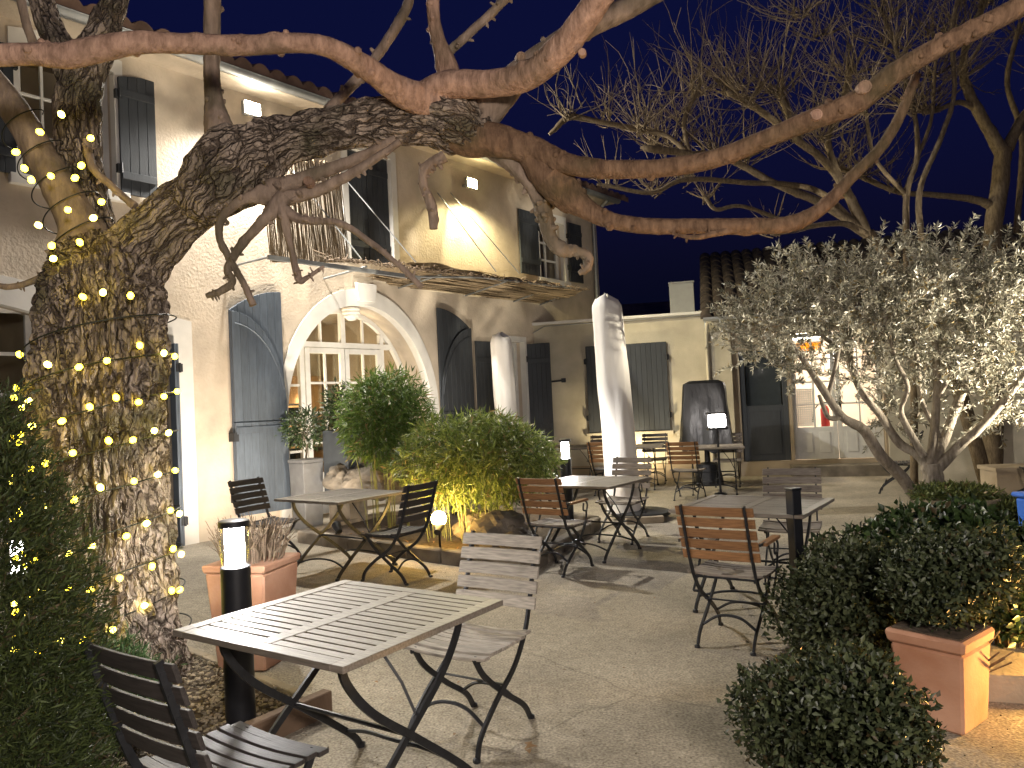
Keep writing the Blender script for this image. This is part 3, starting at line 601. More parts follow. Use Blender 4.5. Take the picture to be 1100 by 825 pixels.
# dark door: glazed top with solid panel below
d = framed_window(wg, .51, 1.35, .28, 2.35, .03, 1, 1, m_dblue, .05, .09, 'dark_door', .95, .06)
b = MB(); b.box((.62, .12, 1.3), (1.24, .13, 2.3)); b.build('backing', m_dplanter, d)
for u0, u1 in ((1.43, 2.195), (2.205, 2.97)):
    d = framed_window(wg, u0, u1, .28, 2.63, .1, 2, 4, m_wpaint, .03, .075, 'glazed_door', .52, .06)
    if u0 < 2:
        lt = MB()
        for i in range(9):
            for j in range(16):
                cx = u0+.09+i*.038; cz = .92+j*.042
                if cx < u0+.38: lt.box((cx, .14, cz), (cx+.02, .147, cz+.04)); 
        for j in range(17): lt.box((u0+.08, .1485, .90+j*.042), (u0+.38, .155, .90+j*.042+.02))
        lt.build('lattice', m_wpaint, d)
    hd = MB(); hd.box((2.2-.07 if u0 < 2 else 2.24, .08, 1.15), (2.2-.03 if u0 < 2 else 2.28, .098, 1.35)); hd.build('handle', m_blackm, d)
room(wg, 1.3, 3.6, .24, 3.0, .26, 2.9, m_pink)
lw = empty('ceiling_lamp', WP+Matrix.Rotation(R(-15), 3, 'Z') @ V((1.75, .7, 2.62)), R(-15), 'bright white lamp at the top of the lit glazed door', 'lamp')
b = MB(); b.box((-.26, -.07, -.06), (.3, .07, .05)); b.build('diffuser', m_winglow, lw, bevel=.02); b = MB(); b.box((-.3, -.09, .052), (.34, .09, .09)); b.build('housing', m_wpaint, lw)
lamp(lw, 'room_glow', 'POINT', (.1, .3, -.4), 70, (1, .92, .80), .2)
yw = empty('yellow_valance', WP+Matrix.Rotation(R(-15), 3, 'Z') @ V((1.5, .42, 2.28)), R(-15), 'yellow orange fringe hanging inside the lit door transom', 'valance')
b = MB(); 
for i in range(34): b.tube([(i*.016, random.gauss(0, .01), .19), (i*.016+random.gauss(0, .012), random.gauss(0, .015), .02+random.random()*.05)], .010, 4)
b.build('fringe', m_yellow, yw); b = MB(); b.tube([(-.03, 0, .2), (.58, 0, .2)], .01, 6); b.build('rail', m_wpaint, yw)
fe = empty('fire_extinguisher', WP+Matrix.Rotation(R(-15), 3, 'Z') @ V((2.02, .34, .86)), R(-15), 'red fire extinguisher with black hose behind the glazed door', 'extinguisher')
b = MB(); b.lathe([(.001, 0), (.075, 0), (.08, .02), (.08, .33), (.06, .38), (.025, .41), (.001, .41)], 18); b.build('cylinder_body', m_red, fe, True)
b = MB(); b.tube([(0, 0, .4), (0, 0, .46), (-.1, 0, .44), (-.2, 0, .32), (-.22, 0, .1)], .014, 6); b.box((-.03, -.02, .44), (.09, .02, .47)); b.build('hose', m_blackm, fe)
b = MB(); b.box((-.13, -.12, -.59), (.13, .12, -.001)); b.build('stand', m_wpaint, fe)
st_ = MB(); st_.box((1.32, -.42, -.05), (3.3, -.002, .2)); so = st_.build('step', m_stone, wg, bevel=.012)
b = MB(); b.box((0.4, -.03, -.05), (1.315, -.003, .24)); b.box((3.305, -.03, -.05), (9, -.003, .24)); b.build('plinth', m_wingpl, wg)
for (u, z, w, h_) in ((2.62, 1.5, .36, .42), (3.02, 1.05, .3, .5)):
    pass
def wpt(u, y, z): return WP+Matrix.Rotation(R(-15), 3, 'Z') @ V((u, y, z))
ra = empty('red_notice_board', wpt(3.35, -.05, 1.15), R(-15), 'dark red board on the wing wall behind the olive branches', 'board')
b = MB(); b.box((-.28, -.02, 0), (.28, .02, .62)); b.build('panel', m_red, ra, bevel=.006); b = MB(); b.box((-.16, -.03, .14), (.12, -.022, .34)); b.build('paper_sheet', m_white, ra)
# boarded gate and wall running forward on the right
fg = empty('board_gate', wpt(3.75, -.12, 0), R(-15), 'grey vertical board gate behind the olive tree', 'gate')
b = MB()
for i in range(8): b.box((i*.16, 0, .12+random.random()*.02), (i*.16+.15, .03, 1.75+random.random()*.02))
b.build('board_panel', m_fence, fg); b = MB(); b.box((0, .031, .4), (1.27, .07, .5)); b.box((0, .031, 1.4), (1.27, .07, 1.5)); b.build('rail', m_fence, fg)
gw = MB(); gw.box((0, 0, -.2), (14, .3, 2.35)); gw.box((-.02, -.04, 2.352), (14, .34, 2.42)); gwo = gw.build('garden_wall', m_backpl); gwo.location = (6.2, 12.6, 0); gwo.rotation_euler = (0, 0, R(-24)); tag(gwo, 'rough cream garden wall standing behind the olive tree at right', 'wall')
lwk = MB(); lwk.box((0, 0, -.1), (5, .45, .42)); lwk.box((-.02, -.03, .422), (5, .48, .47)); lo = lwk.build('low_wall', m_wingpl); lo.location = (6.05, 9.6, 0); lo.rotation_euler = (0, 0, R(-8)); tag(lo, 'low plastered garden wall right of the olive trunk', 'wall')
# dark roofs far behind
for (x, y, w, h_, nm) in ((2.6, 30, 7, 3.9, 'dark unlit house roof far behind the annexe'),):
    hb = empty('distant_house', (x, y, 0), R(-8), nm, 'house')
    b = MB(); b.box((-w/2, -3, -.2), (w/2, 3, h_)); b.build('wall', m_wingpl, hb)
    b = MB(); b.add([(-w/2-.3, -3.3, h_), (w/2+.3, -3.3, h_), (w/2+.3, 3.3, h_), (-w/2-.3, 3.3, h_), (-w/2-.3, 0, h_+1.4), (w/2+.3, 0, h_+1.4)], [(0, 1, 5, 4), (2, 3, 4, 5), (0, 4, 3), (1, 2, 5), (0, 3, 2, 1)]); b.build('roof', m_tile, hb)
# ------------------------------------------------------------------ folding tables and chairs
def slat(mb, x0, x1, y0, y1, z, th=.016, sag=0., tilt=0., k=7):
    xs = [x0+(x1-x0)*i/(k-1) for i in range(k)]; zf = lambda x: z-sag*(1-((2*x-x0-x1)/(x1-x0))**2)
    top = [[(x, y0, zf(x)) for x in xs], [(x, y1, zf(x)+tilt) for x in xs]]
    vs = [q for r in top for q in r]+[(q[0], q[1], q[2]-th) for r in top for q in r]; n = k; fs = []
    for i in range(n-1):
        fs += [(i, i+1, n+i+1, n+i), (2*n+i, 3*n+i, 3*n+i+1, 2*n+i+1), (i, 2*n+i, 2*n+i+1, i+1), (n+i, n+i+1, 3*n+i+1, 3*n+i)]
    fs += [(0, n, 3*n, 2*n), (n-1, 3*n-1, 4*n-1, 2*n-1)]
    mb.add(vs, fs)
def flatbar(mb, pts, w, t, axis='x'):
    """flat iron bar: wide in the plane of the curve, thin along axis"""
    pts = spline(pts, 6); k = len(pts); vs = []
    ax = np.array([1., 0, 0]) if axis == 'x' else np.array([0, 1., 0])
    for i, p in enumerate(pts):
        d = pts[min(i+1, k-1)]-pts[max(i-1, 0)]; d /= np.linalg.norm(d); n = np.cross(ax, d); n /= np.linalg.norm(n)
        vs += [p+n*w/2+ax*t/2, p+n*w/2-ax*t/2, p-n*w/2-ax*t/2, p-n*w/2+ax*t/2]
    fs = [(i*4+j, i*4+(j+1) % 4, i*4+4+(j+1) % 4, i*4+4+j) for i in range(k-1) for j in range(4)]+[(0, 3, 2, 1), (4*k-4, 4*k-3, 4*k-2, 4*k-1)]
    mb.add(vs, fs)
def make_chair(wood, metal, arms=False, wood_seat=None):
    r = empty('folding_chair')
    ws = wood_seat or wood
    s = MB(); 
    for i in range(8):
        y = -.2+i*.051; z = .455-.010*math.sin((i+.5)/8*math.pi)-(.012 if i == 7 else 0)+(.006 if i == 0 else 0)
        slat(s, -.235, .235, y, y+.042, z, .016, .013)
    s.build('seat', ws, r, bevel=.002)
    def back_y(z): return -.215-(z-.46)*.31
    s = MB()
    for i in range(5):
        z0 = .545+i*.070; z1 = z0+.057; 
        xs = [-.24+.48*j/8 for j in range(9)]; bow = lambda x: -.014*(1-(x/.24)**2)
        vs = []; 
        for zz in (z0, z1): vs += [(x, back_y(zz)+.012+bow(x), zz) for x in xs]
        for zz in (z0, z1): vs += [(x, back_y(zz)-.004+bow(x), zz) for x in xs]
        n = 9; fs = []
        for j in range(n-1): fs += [(j, j+1, n+j+1, n+j), (2*n+j, 3*n+j, 3*n+j+1, 2*n+j+1), (j, 2*n+j, 2*n+j+1, j+1), (n+j, n+j+1, 3*n+j+1, 3*n+j)]
        fs += [(0, n, 3*n, 2*n), (n-1, 3*n-1, 4*n-1, 2*n-1)]; s.add(vs, fs)
    s.build('backrest', wood, r, bevel=.003)
    for sx in (-1, 1):
        x = sx*.195
        l = MB(); flatbar(l, [(x, back_y(.89)-.014, .89), (x, back_y(.7)-.014, .7), (x, back_y(.55)-.012, .55), (x, -.205, .44), (x, -.10, .31), (x, .07, .20), (x, .2, .09), (x, .235, .0)], .026, .012)
        l.lathe([(.001, 0), (.018, 0), (.018, .014), (.008, .02)], 8, (x, .238, 0))
        for i in range(5):
            zz = .573+i*.07; l.box((x-.008, back_y(zz)-.024, zz-.006), (x+.008, back_y(zz)-.004, zz+.006))
        l.build('leg', metal, r)
        x = sx*.172
        l = MB(); flatbar(l, [(x, .19, .43), (x, .12, .33), (x, -.04, .2), (x, -.2, .09), (x, -.265, 0)], .026, .012)
        l.lathe([(.001, 0), (.018, 0), (.018, .014), (.008, .02)], 8, (x, -.268, 0)); l.build('leg', metal, r)
        if arms:
            xx = sx*.25
            a = MB(); slat(a, -.02, .02, 0, .30, 0, .02); 
            for i in range(len(a.v)): a.v[i] = (a.v[i][0]*1.25+xx, a.v[i][1]-.22, .665+a.v[i][2]-.25*(a.v[i][1]-.15)**2)
            a.build('armrest', wood, r, bevel=.003)
            a = MB(); flatbar(a, [(xx, back_y(.67), .655), (xx, -.1, .650), (xx, .07, .648)], .016, .01)
            flatbar(a, [(xx, .06, .645), (xx, .10, .60), (xx, .075, .55), (xx, .02, .56), (xx, .03, .62)], .014, .01)
            flatbar(a, [(xx, .075, .55), (xx, .06, .47), (xx, -.02, .36), (xx, -.08, .30)], .018, .01); a.tube([(sx*.19, -.08, .30), (xx, -.08, .30)], .008, 6); a.build('arm_support', metal, r)
    s = MB()
    for yy, zz, x in ((.165, .125, .19), (-.165, .115, .168)):
        s.tube(spline([(-x, yy, zz), (-x*.5, yy*.93, zz+.055), (0, yy*.9, zz+.07), (x*.5, yy*.93, zz+.055), (x, yy, zz)], 5), .009, 6)
    s.build('stretcher', metal, r)
    s = MB()
    for sx in (-1, 1): s.box((sx*.183-.006, -.2, .408), (sx*.183+.006, .2, .426))
    s.tube([(-.195, -.2, .425), (.195, -.2, .425)], .007, 6); s.tube([(-.195, -.03, .245), (.195, -.03, .245)], .006, 6); s.build('seat_rail', metal, r)
    return r
def make_table(wood, metal, sx=.94, sy=.9):
    r = empty('folding_table'); t = MB(); X, Y = sx/2, sy/2; z0, z1 = .716, .74
    fwid = .06
    t.box((-X, -Y, z0), (-X+fwid, Y, z1)); t.box((X-fwid, -Y, z0), (X, Y, z1)); t.box((-.035, -Y+fwid, z0), (.035, Y-fwid, z1-.001))
    t.box((-X+fwid, -Y, z0), (X-fwid, -Y+fwid, z1-.0005)); t.box((-X+fwid, Y-fwid, z0), (X-fwid, Y, z1-.0005))
    n = 15; w = (sy-2*fwid)/n
    for i in range(n):
        y = -Y+fwid+i*w
        for a, b in ((-X+fwid+.001, -.036), (.036, X-fwid-.001)): t.box((a, y+.0045, z0+.003), (b, y+w-.0045, z1-.002-.0006*random.random()))
    t.build('tabletop', wood, r, bevel=.002)
    for ex in (-1, 1):
        for sgn in (-1, 1):
            x = ex*(X-.14)+sgn*.008; l = MB()
            flatbar(l, [(x, sgn*-.34, .715), (x, sgn*-.315, .62), (x, sgn*-.20, .48), (x, sgn*.02, .31), (x, sgn*.2, .17), (x, sgn*.33, .06), (x, sgn*.37, 0)], .03, .014)
            l.lathe([(.001, 0), (.02, 0), (.02, .018), (.01, .024)], 8, (x, sgn*.372, 0)); l.build('leg', metal, r)
    s = MB()
    for sgn in (-1, 1):
        s.tube(spline([(-(X-.14), sgn*.29, .10), (-(X-.3), sgn*.26, .14), (0, sgn*.24, .15), (X-.3, sgn*.26, .14), (X-.14, sgn*.29, .10)], 5), .009, 6)
    s.tube([(-(X-.14), 0, .325), (X-.14, 0, .325)], .009, 6); s.build('stretcher', metal, r)
    s = MB(); 
    for sgn in (-1, 1): s.box((-(X-.1), sgn*.335-.012, .696), (X-.1, sgn*.335+.012, .7155))
    s.tube([(.12, 0, .70), (.26, .04, .5), (X-.15, .06, .36)], .006, 6); s.build('under_frame', metal, r)
    return r
CH = {'silver': make_chair(m_wsilver, m_blackm), 'dark': make_chair(m_wdark, m_blackm), 'grey': make_chair(m_wgrey, m_blackm), 'teak': make_chair(m_wteak, m_blackm, False, m_wgrey), 'teakarm': make_chair(m_wteak, m_blackm, True, m_wgrey), 'greyarm': make_chair(m_wgrey, m_blackm, True)}
used = set()
def chair(kind, x, y, face, label, jit=0):
    """face: heading in degrees, 0 looks along +Y, clockwise positive"""
    o = CH[kind]
    if kind in used: o = copy_tree(o)
    used.add(kind); o.location = (x, y, 0); o.rotation_euler = (0, 0, R(-face))
    tag(o, label, 'chair', 'folding bistro chairs'); return o
T0 = make_table(m_wtable, m_blackm); tused = []
def table(x, y, rot, label):
    o = T0 if not tused else copy_tree(T0)
    tused.append(o); o.location = (x, y, 0); o.rotation_euler = (0, 0, R(rot)); tag(o, label, 'table', 'folding slatted tables'); return o
table(-.72, 3.08, -34, 'large slatted wooden table in the foreground beside the lit bollard')
table(-1.74, 7.55, -36, 'slatted table in front of the blue arch shutter')
table(.75, 7.78, -35, 'slatted table in front of the tall white covered parasol')
table(1.73, 5.61, -35, 'slatted table beside the dark square post at right')
table(2.1, 13.3, -14, 'small distant table partly behind the white parasol')
table(3.17, 12.2, -14, 'distant table below the black plastic cover')
table(1.05, 14.0, -14, 'distant table beside the far lit bollard')
E1 = 56; E2 = 34   # headings of the table axes
chair('dark', -.97, 2.52, 34, 'dark slatted chair at the near left seen from behind')
chair('silver', -.27, 3.66, 212, 'silvery weathered chair behind the foreground table')
chair('dark', -2.62, 8.05, 118, 'dark chair left of the table by the blue shutter')
chair('dark', -1.15, 7.05, 302, 'dark slatted chair between the table and the bamboo lamp')
chair('teakarm', .38, 7.1, 34, 'reddish brown chair at the table before the white parasol, back to us')
chair('greyarm', 1.16, 8.45, 212, 'grey chair right in front of the white parasol')
chair('teakarm', 1.36, 4.86, 34, 'orange brown armchair next to the box hedge, its back to us')
chair('grey', 2.25, 6.32, 205, 'grey chair on the far side of the table by the dark post')
chair('teak', 1.55, 12.6, 30, 'small distant brown chair left of the white parasol')
chair('teak', 2.62, 11.6, 25, 'distant brown chair just right of the white parasol')
chair('dark', 2.55, 14.0, 196, 'distant dark chair against the closed shutter right of the parasol')
chair('grey', 1.6, 14.3, 196, 'distant grey chair under the annexe shutter left of the parasol')
chair('grey', 3.62, 13.0, 200, 'distant grey chair behind the table below the black cover')
chair('dark', 5.6, 11.2, 300, 'dark chair behind the olive trunk')
tc = chair('dark', 6.1, 9.0, 250, 'dark chair tipped back against the low wall right of the olive trunk')
tc.rotation_euler = (R(24), 0, R(-250)); tc.location = (6.2, 9.05, .03)
# ------------------------------------------------------------------ lamps
def bollard(x, y, h, label, power, group='white bollard lamps', rad=.07, real=True):
    r = empty('bollard_lamp', (x, y, 0), 0, label, 'bollard lamp', group)
    b = MB(); b.lathe([(.001, 0), (rad, 0), (rad, h-.24), (rad-.006, h-.236), (.001, h-.236)], 28); b.build('post', m_pole, r, True)
    b = MB(); b.lathe([(.001, h-.035), (rad+.003, h-.035), (rad+.003, h-.006), (rad-.01, h), (.001, h)], 28); b.build('cap', m_pole, r, True)
    b = MB(); b.lathe([(.001, h-.234), (rad-.026, h-.234), (rad-.026, h-.037), (.001, h-.037)], 20); b.build('diffuser', m_lampw if power else m_lampd, r, True)
    b = MB(); b.lathe([(rad-.004, h-.235), (rad-.004, h-.036)], 28, close=False); b.build('lamp_glass', m_bglass, r, True)
    return r
p1 = gp(259, 776); bollard(p1.x, p1.y, 1.03, 'lit black bollard lamp in the gravel beside the foreground table', 1, rad=.074)
p2 = dp(607, 483, 9.4); bollard(p2.x, 9.4, p2.z+.13, 'lit bollard lamp at the right end of the bamboo', 1)
bollard(-3.02, 4.6, .92, 'lit bollard lamp glowing through the conifer at the left edge', 0)
hx = 3.12
# glowing box on a post, added in place of the glare on the black cover
lt = dp(770, 452, 11.9); ll = empty('glare_stand_in', (lt.x, 11.9, 0), 0, 'added glowing box on a slim post standing in for glare on the black plastic cover', 'lamp')
b = MB(); b.lathe([(.001, 0), (.1, 0), (.1, .02), (.018, .04), (.018, lt.z-.14), (.001, lt.z-.14)], 16); b.build('post', m_pole, ll, True)
b = MB(); b.box((-.13, -.05, lt.z-.1), (.13, .05, lt.z+.1)); b.build('glare_box', m_lampd, ll, bevel=.02)
b = MB(); b.box((-.15, -.06, lt.z+.102), (.15, .06, lt.z+.13)); b.box((-.15, -.06, lt.z-.14), (.15, .06, lt.z-.102)); b.build('frame', m_blackm, ll)
def ground_spot(x, y, z, tgt, power, col, label, lens, spot=110, size=.05, group='ground spotlights'):
    """short spike spotlight: built facing local +Y, tilted to the target"""
    r = empty('ground_spotlight', (x, y, 0), 0, label, 'spotlight', group)
    d = (V(tgt)-V((x, y, z))).normalized(); q = d.to_track_quat('Z', 'Y'); m = Matrix.Translation(V((0, 0, z))) @ q.to_matrix().to_4x4()
    b = MB(); b.tube([(0, 0, 0), (0, 0, max(.02, z-.03))], .012, 6); b.build('spike', m_blackm, r)
    b = MB(); b.lathe([(.001, -.12), (.035, -.12), (.055, -.02), (.055, .0), (.047, .0), (.047, -.015), (.001, -.015)], 18); b.v = [m @ V(p) for p in b.v]; b.build('housing', m_blackm, r, True)
    b = MB(); b.lathe([(.001, -.014), (.046, -.014), (.046, -.008), (.001, -.004)], 18); b.v = [m @ V(p) for p in b.v]; b.build('lens', lens, r, True)
    lamp(r, 'spot_beam', 'SPOT', V((0, 0, z))+d*.01, power, col, size, V((0, 0, z))+d, spot, .7)
    return r
# ------------------------------------------------------------------ round pot, post, blue bin, square pot
def frust(mb, a0, a1, z0, z1): mb.add([(-a0, -a0, z0), (a0, -a0, z0), (a0, a0, z0), (-a0, a0, z0), (-a1, -a1, z1), (a1, -a1, z1), (a1, a1, z1), (-a1, a1, z1)], [(0, 3, 2, 1), (4, 5, 6, 7), (0, 1, 5, 4), (1, 2, 6, 5), (2, 3, 7, 6), (3, 0, 4, 7)])
lpot = empty('lavender_pot', (-1.70, 4.85, 0), R(-14), 'tall square terracotta pot with dry lavender behind the lit bollard', 'plant pot')
b = MB(); frust(b, .165, .205, 0, .60); b.build('pot', m_terra, lpot, bevel=.012); b = MB(); frust(b, .214, .22, .602, .65); b.build('rim', m_terra, lpot, bevel=.01)
b = MB()
for i in range(260):
    a = random.random()*6.28; rr = .19*math.sqrt(random.random()); ln = .12+.16*random.random(); x, y = rr*math.cos(a), rr*math.sin(a)
    b.tube([(x, y, .64), (x*1.2+random.gauss(0, .01), y*1.2, .64+ln*.6), (x*1.45+random.gauss(0, .03), y*1.45+random.gauss(0, .03), .64+ln)], [.0035, .003, .0022], 4)
b.build('stems', m_dry, lpot)
pp = dp(856, 600, 5.05); sp = empty('square_post', (pp.x, 5.05, 0), R(20), 'slim dark square post standing behind the box hedge', 'post')
b = MB(); b.box((-.036, -.036, 0), (.036, .036, .90)); b.build('shaft', m_pole, sp, bevel=.004); b = MB(); b.box((-.04, -.04, .901), (.04, .04, .915)); b.build('cap', m_pole, sp, bevel=.003); b = MB(); b.box((-.07, -.07, 0), (.07, .07, .01)); b.build('foot_plate', m_pole, sp)
bl = empty('blue_bin', (4.24, 6.0, 0), R(8), 'bright blue plastic bin at the right edge', 'bin')
b = MB(); b.prism([(-.18, 0), (.18, 0), (.215, .62), (-.215, .62)], -.18, .18); b.build('bin_body', m_bluep, bl, bevel=.02); b = MB(); b.box((-.23, -.2, .622), (.23, .2, .66)); b.build('lid', m_bluep, bl, bevel=.012)
tp = empty('square_planter', (1.93, 3.56, 0), R(-52), 'square terracotta planter with a clipped round shrub at lower right', 'plant pot')
def frust(mb, a0, a1, z0, z1): mb.add([(-a0, -a0, z0), (a0, -a0, z0), (a0, a0, z0), (-a0, a0, z0), (-a1, -a1, z1), (a1, -a1, z1), (a1, a1, z1), (-a1, a1, z1)], [(0, 3, 2, 1), (4, 5, 6, 7), (0, 1, 5, 4), (1, 2, 6, 5), (2, 3, 7, 6), (3, 0, 4, 7)])
b = MB(); frust(b, .135, .158, -.0, .36); b.build('pot', m_terra, tp, bevel=.012); b = MB(); frust(b, .168, .177, .362, .425); b.build('rim', m_terra, tp, bevel=.014)
b = MB(); frust(b, .15, .15, .41, .432); b.build('soil', m_soil, tp)
# ------------------------------------------------------------------ gravel bed with edging
bed = [(-3.9, 5.5), (-2.42, 5.27), (-1.9, 4.82), (-1.31, 4.28), (-1.03, 3.99), (-1.36, 3.52), (-1.75, 3.0), (-2.4, 2.2), (-4.5, 2.0)]
b = MB(); b.prism([(0, 0)]*0+bed, 0, 1); b.v = [(x, z, .004 if y < .5 else -.2) for x, y, z in b.v]; o = b.build('gravel_base', m_soil); tag(o, 'dark soil under the gravel around the old tree', 'ground', kind='structure')
def inpoly(x, y, poly):
    c = False; n = len(poly)
    for i in range(n):
        (x1, y1), (x2, y2) = poly[i], poly[(i+1) % n]
        if (y1 > y) != (y2 > y) and x < (x2-x1)*(y-y1)/(y2-y1)+x1: c = not c
    return c
pts = []
while len(pts) < 9000:
    x, y = random.uniform(-3.4, -1), random.uniform(2.4, 5.5)
    if inpoly(x, y, bed): pts.append((x, y))
pv = []; pf = []
ico = bmesh.new(); bmesh.ops.create_icosphere(ico, subdivisions=1, radius=1); iv = np.array([v.co[:] for v in ico.verts]); ifc = np.array([[v.index for v in f.verts] for f in ico.faces]); ico.free()
n = len(pts); sc = RNG.uniform(.007, .017, (n, 1, 1)); an = RNG.uniform(.55, 1.2, (n, 1, 3)); an[:, :, 2] *= .6
vv = iv[None]*an*sc; th = RNG.uniform(0, 6.28, n); c, s = np.cos(th), np.sin(th)
vx = vv[:, :, 0]*c[:, None]-vv[:, :, 1]*s[:, None]; vy = vv[:, :, 0]*s[:, None]+vv[:, :, 1]*c[:, None]
vv = np.stack([vx, vy, vv[:, :, 2]], -1)+np.array([(x, y, .008+random.random()*.018) for x, y in pts])[:, None]
me = bpy.data.meshes.new('gravel'); me.from_pydata(vv.reshape(-1, 3).tolist(), [], (ifc[None]+(np.arange(n)*12)[:, None, None]).reshape(-1, 3).tolist()); me.materials.append(m_peb)
o = bpy.data.objects.new('gravel', me); COL.objects.link(o); tag(o, 'loose brown gravel around the foot of the old tree', 'gravel', kind='stuff')
ke = MB()
def kerb(mb, pts, w, h, gap=.008, step=.5, z0=-.05):
    for (x0, y0), (x1, y1) in zip(pts, pts[1:]):
        L_ = math.hypot(x1-x0, y1-y0); n = max(1, round(L_/step)); a = math.atan2(y1-y0, x1-x0)
        for i in range(n):
            m = Matrix.Translation((x0+(x1-x0)*i/n, y0+(y1-y0)*i/n, 0)) @ Matrix.Rotation(a, 4, 'Z')
            mb.box((gap/2, -w/2+random.gauss(0, .002), z0), (L_/n-gap/2, w/2, h+random.gauss(0, .002)), m)
kerb(ke, [(-1.03, 3.99), (-1.36, 3.52), (-1.75, 3.0), (-2.4, 2.2)], .07, .12, .006, .6); o = ke.build('bed_edging', m_brick, bevel=.006); tag(o, 'brown raised edging of the gravel bed under the foreground table', 'edging')
ke = MB(); kerb(ke, [(-3.9, 5.5), (-2.42, 5.27), (-1.31, 4.28), (-1.05, 4.04)], .06, .03, .004, .5); o = ke.build('bed_border', m_kerb, bevel=.005); tag(o, 'low pale stone strip along the back of the gravel bed', 'edging')
# planted bed in the middle
mb_ = [(-2.67, 9.33), (-.76, 7.66), (.04, 6.98), (.95, 9.3), (.2, 10.6), (-1.9, 10.7)]
b = MB(); b.prism(mb_, 0, 1); b.v = [(x, z, .09 if y < .5 else -.2) for x, y, z in b.v]; o = b.build('planting_soil', m_soil); tag(o, 'dark leaf covered soil of the bamboo bed', 'ground', kind='structure')
ke = MB(); kerb(ke, mb_[:4]+[mb_[4], mb_[5], mb_[0]], .12, .14, .01, .55); o = ke.build('bed_kerb', m_stone, bevel=.012); tag(o, 'low stone kerb around the bamboo bed', 'kerb')
random.seed(23)
for i, (px, py, Y, s) in enumerate([(540, 560, 8.0, .30), (512, 553, 8.4, .22), (404, 507, 9.9, .33), (372, 503, 10.2, .28), (385, 488, 10.5, .36), (420, 500, 9.6, .25), (560, 575, 7.75, .2)]):
    b = bmesh.new(); bmesh.ops.create_icosphere(b, subdivisions=4, radius=1)
    for v in b.verts:
        q = v.co.copy(); k = 1+.3*noise.noise(q*1.3+V((i*5, 0, 0)))+.14*noise.noise(q*3+V((i*7, 2, 0)))+.05*noise.noise(q*8); v.co = V((q.x*1.1, q.y, q.z*.75))*k*s
    me = bpy.data.meshes.new('rock'); b.to_mesh(me); b.free(); me.materials.append(m_stone); o = bpy.data.objects.new('rock', me); COL.objects.link(o)
    p = dp(px, py, Y); o.location = (p.x, Y, max(.1, p.z-.12))
    tag(o, ['large rough rock lit amber between the bamboo stems', 'smaller rough rock left of the large lit rock', 'broad stone at the foot of the tall bamboo', 'stone under the dark planter', 'upper stone of the pile under the dark planter', 'small stone right of the pile beneath the tall bamboo', 'small stone behind the reddish brown chair'][i], 'rock', 'rocks in the bamboo bed')
# ------------------------------------------------------------------ plants
def rise(n, lo, hi): return RNG.uniform(lo, hi, n)
def bamboo(name, label, c, r, n, m, culms, zb, stem_r=.25):
    root = empty(name, (c[0], c[1], 0), 0, label, 'bamboo')
    b = MB()
    for i in range(culms):
        a = random.random()*6.28; q = math.sqrt(random.random())*stem_r; x, y = q*math.cos(a)*r[0]/r[1], q*math.sin(a); tx, ty = x*1.5+random.gauss(0, .05), y*1.5+random.gauss(0, .05); zt = c[2]+r[2]*random.uniform(.1, .75)
        b.tube(spline([(x, y, zb), ((x+tx)/2*.9, (y+ty)/2*.9, (zb+zt)/2), (tx, ty, zt)], 4), [.006]*8+[.003], 5)
    b.build('stems', m_culm, root)
    p, nn = blob(n, (0, 0, c[2]), r, .5, .22, 1.7, zb+.05, seed=c[0], inner=.3)
    d = nn*.6+unit(len(p))*.8+np.array([0, 0, -.25]); leaf_mesh('leaves', m, p, d, unit(len(p))+np.array([0, 0, .8]), rise(len(p), .07, .16), rise(len(p), .012, .022), root)
    return root
bt = dp(414, 445, 9.2); bamboo('bamboo_shrub', 'tall round bamboo clump in front of the arched door', (bt.x, 9.2, 1.47), (.54, .5, .58), 8500, l_bambd, 16, .1)
bw = dp(512, 500, 8.35); 
root = bamboo('bamboo_shrub', 'wide bright green bamboo hedge lit amber from below', (bw.x, 8.45, .97), (.9, .55, .50), 12000, l_bamb, 34, .1, .4)
# loose drooping sprays under the hedge
# potted tree, dark planter
pt = empty('potted_tree', (-2.86, 10.38, 0), R(51), 'small tree in a tall grey square pot beside the blue arch shutter', 'potted tree')
b = MB(); frust(b, .14, .165, 0, .9); frust(b, .175, .175, .902, .95); b.build('pot', m_grey, pt, bevel=.008)
b = MB(); b.tube(spline([(0, 0, .93), (.02, 0, 1.1), (-.01, .02, 1.25), (.03, 0, 1.5)], 4), [.014]*10+[.008]*3, 6)
for i in range(9): a = i*.9; b.tube([(0, 0, 1.12+.02*i), (.2*math.cos(a), .2*math.sin(a), 1.25+.04*i)], .005, 4)
b.build('stem', m_barko, pt)
p, nn = blob(1100, (0, 0, 1.38), (.31, .3, .28), .6, .3, 2); leaf_mesh('leaves', l_ivy, p, nn+unit(len(p))*.8, unit(len(p)), rise(len(p), .05, .09), rise(len(p), .018, .028), pt)
dpp = dp(362, 478, 10.3); dk = empty('dark_planter', (dpp.x+.12, 10.3, .1), R(-35), 'dark rectangular planter with a leafy climber in front of the glass door', 'plant pot')
b = MB(); b.box((-.24, -.2, .3), (.24, .2, 1.22)); b.build('pot', m_dplanter, dk, bevel=.01); b = MB(); b.box((-.2, -.16, 0), (.2, .16, .299)); b.build('stand', m_stone, dk)
p, nn = blob(700, (-.12, 0, 1.48), (.22, .2, .38), .7, .4, 2.5, seed=4); leaf_mesh('leaves', l_ivy, p, nn+unit(len(p))*.8, unit(len(p)), rise(len(p), .05, .1), rise(len(p), .025, .04), dk)
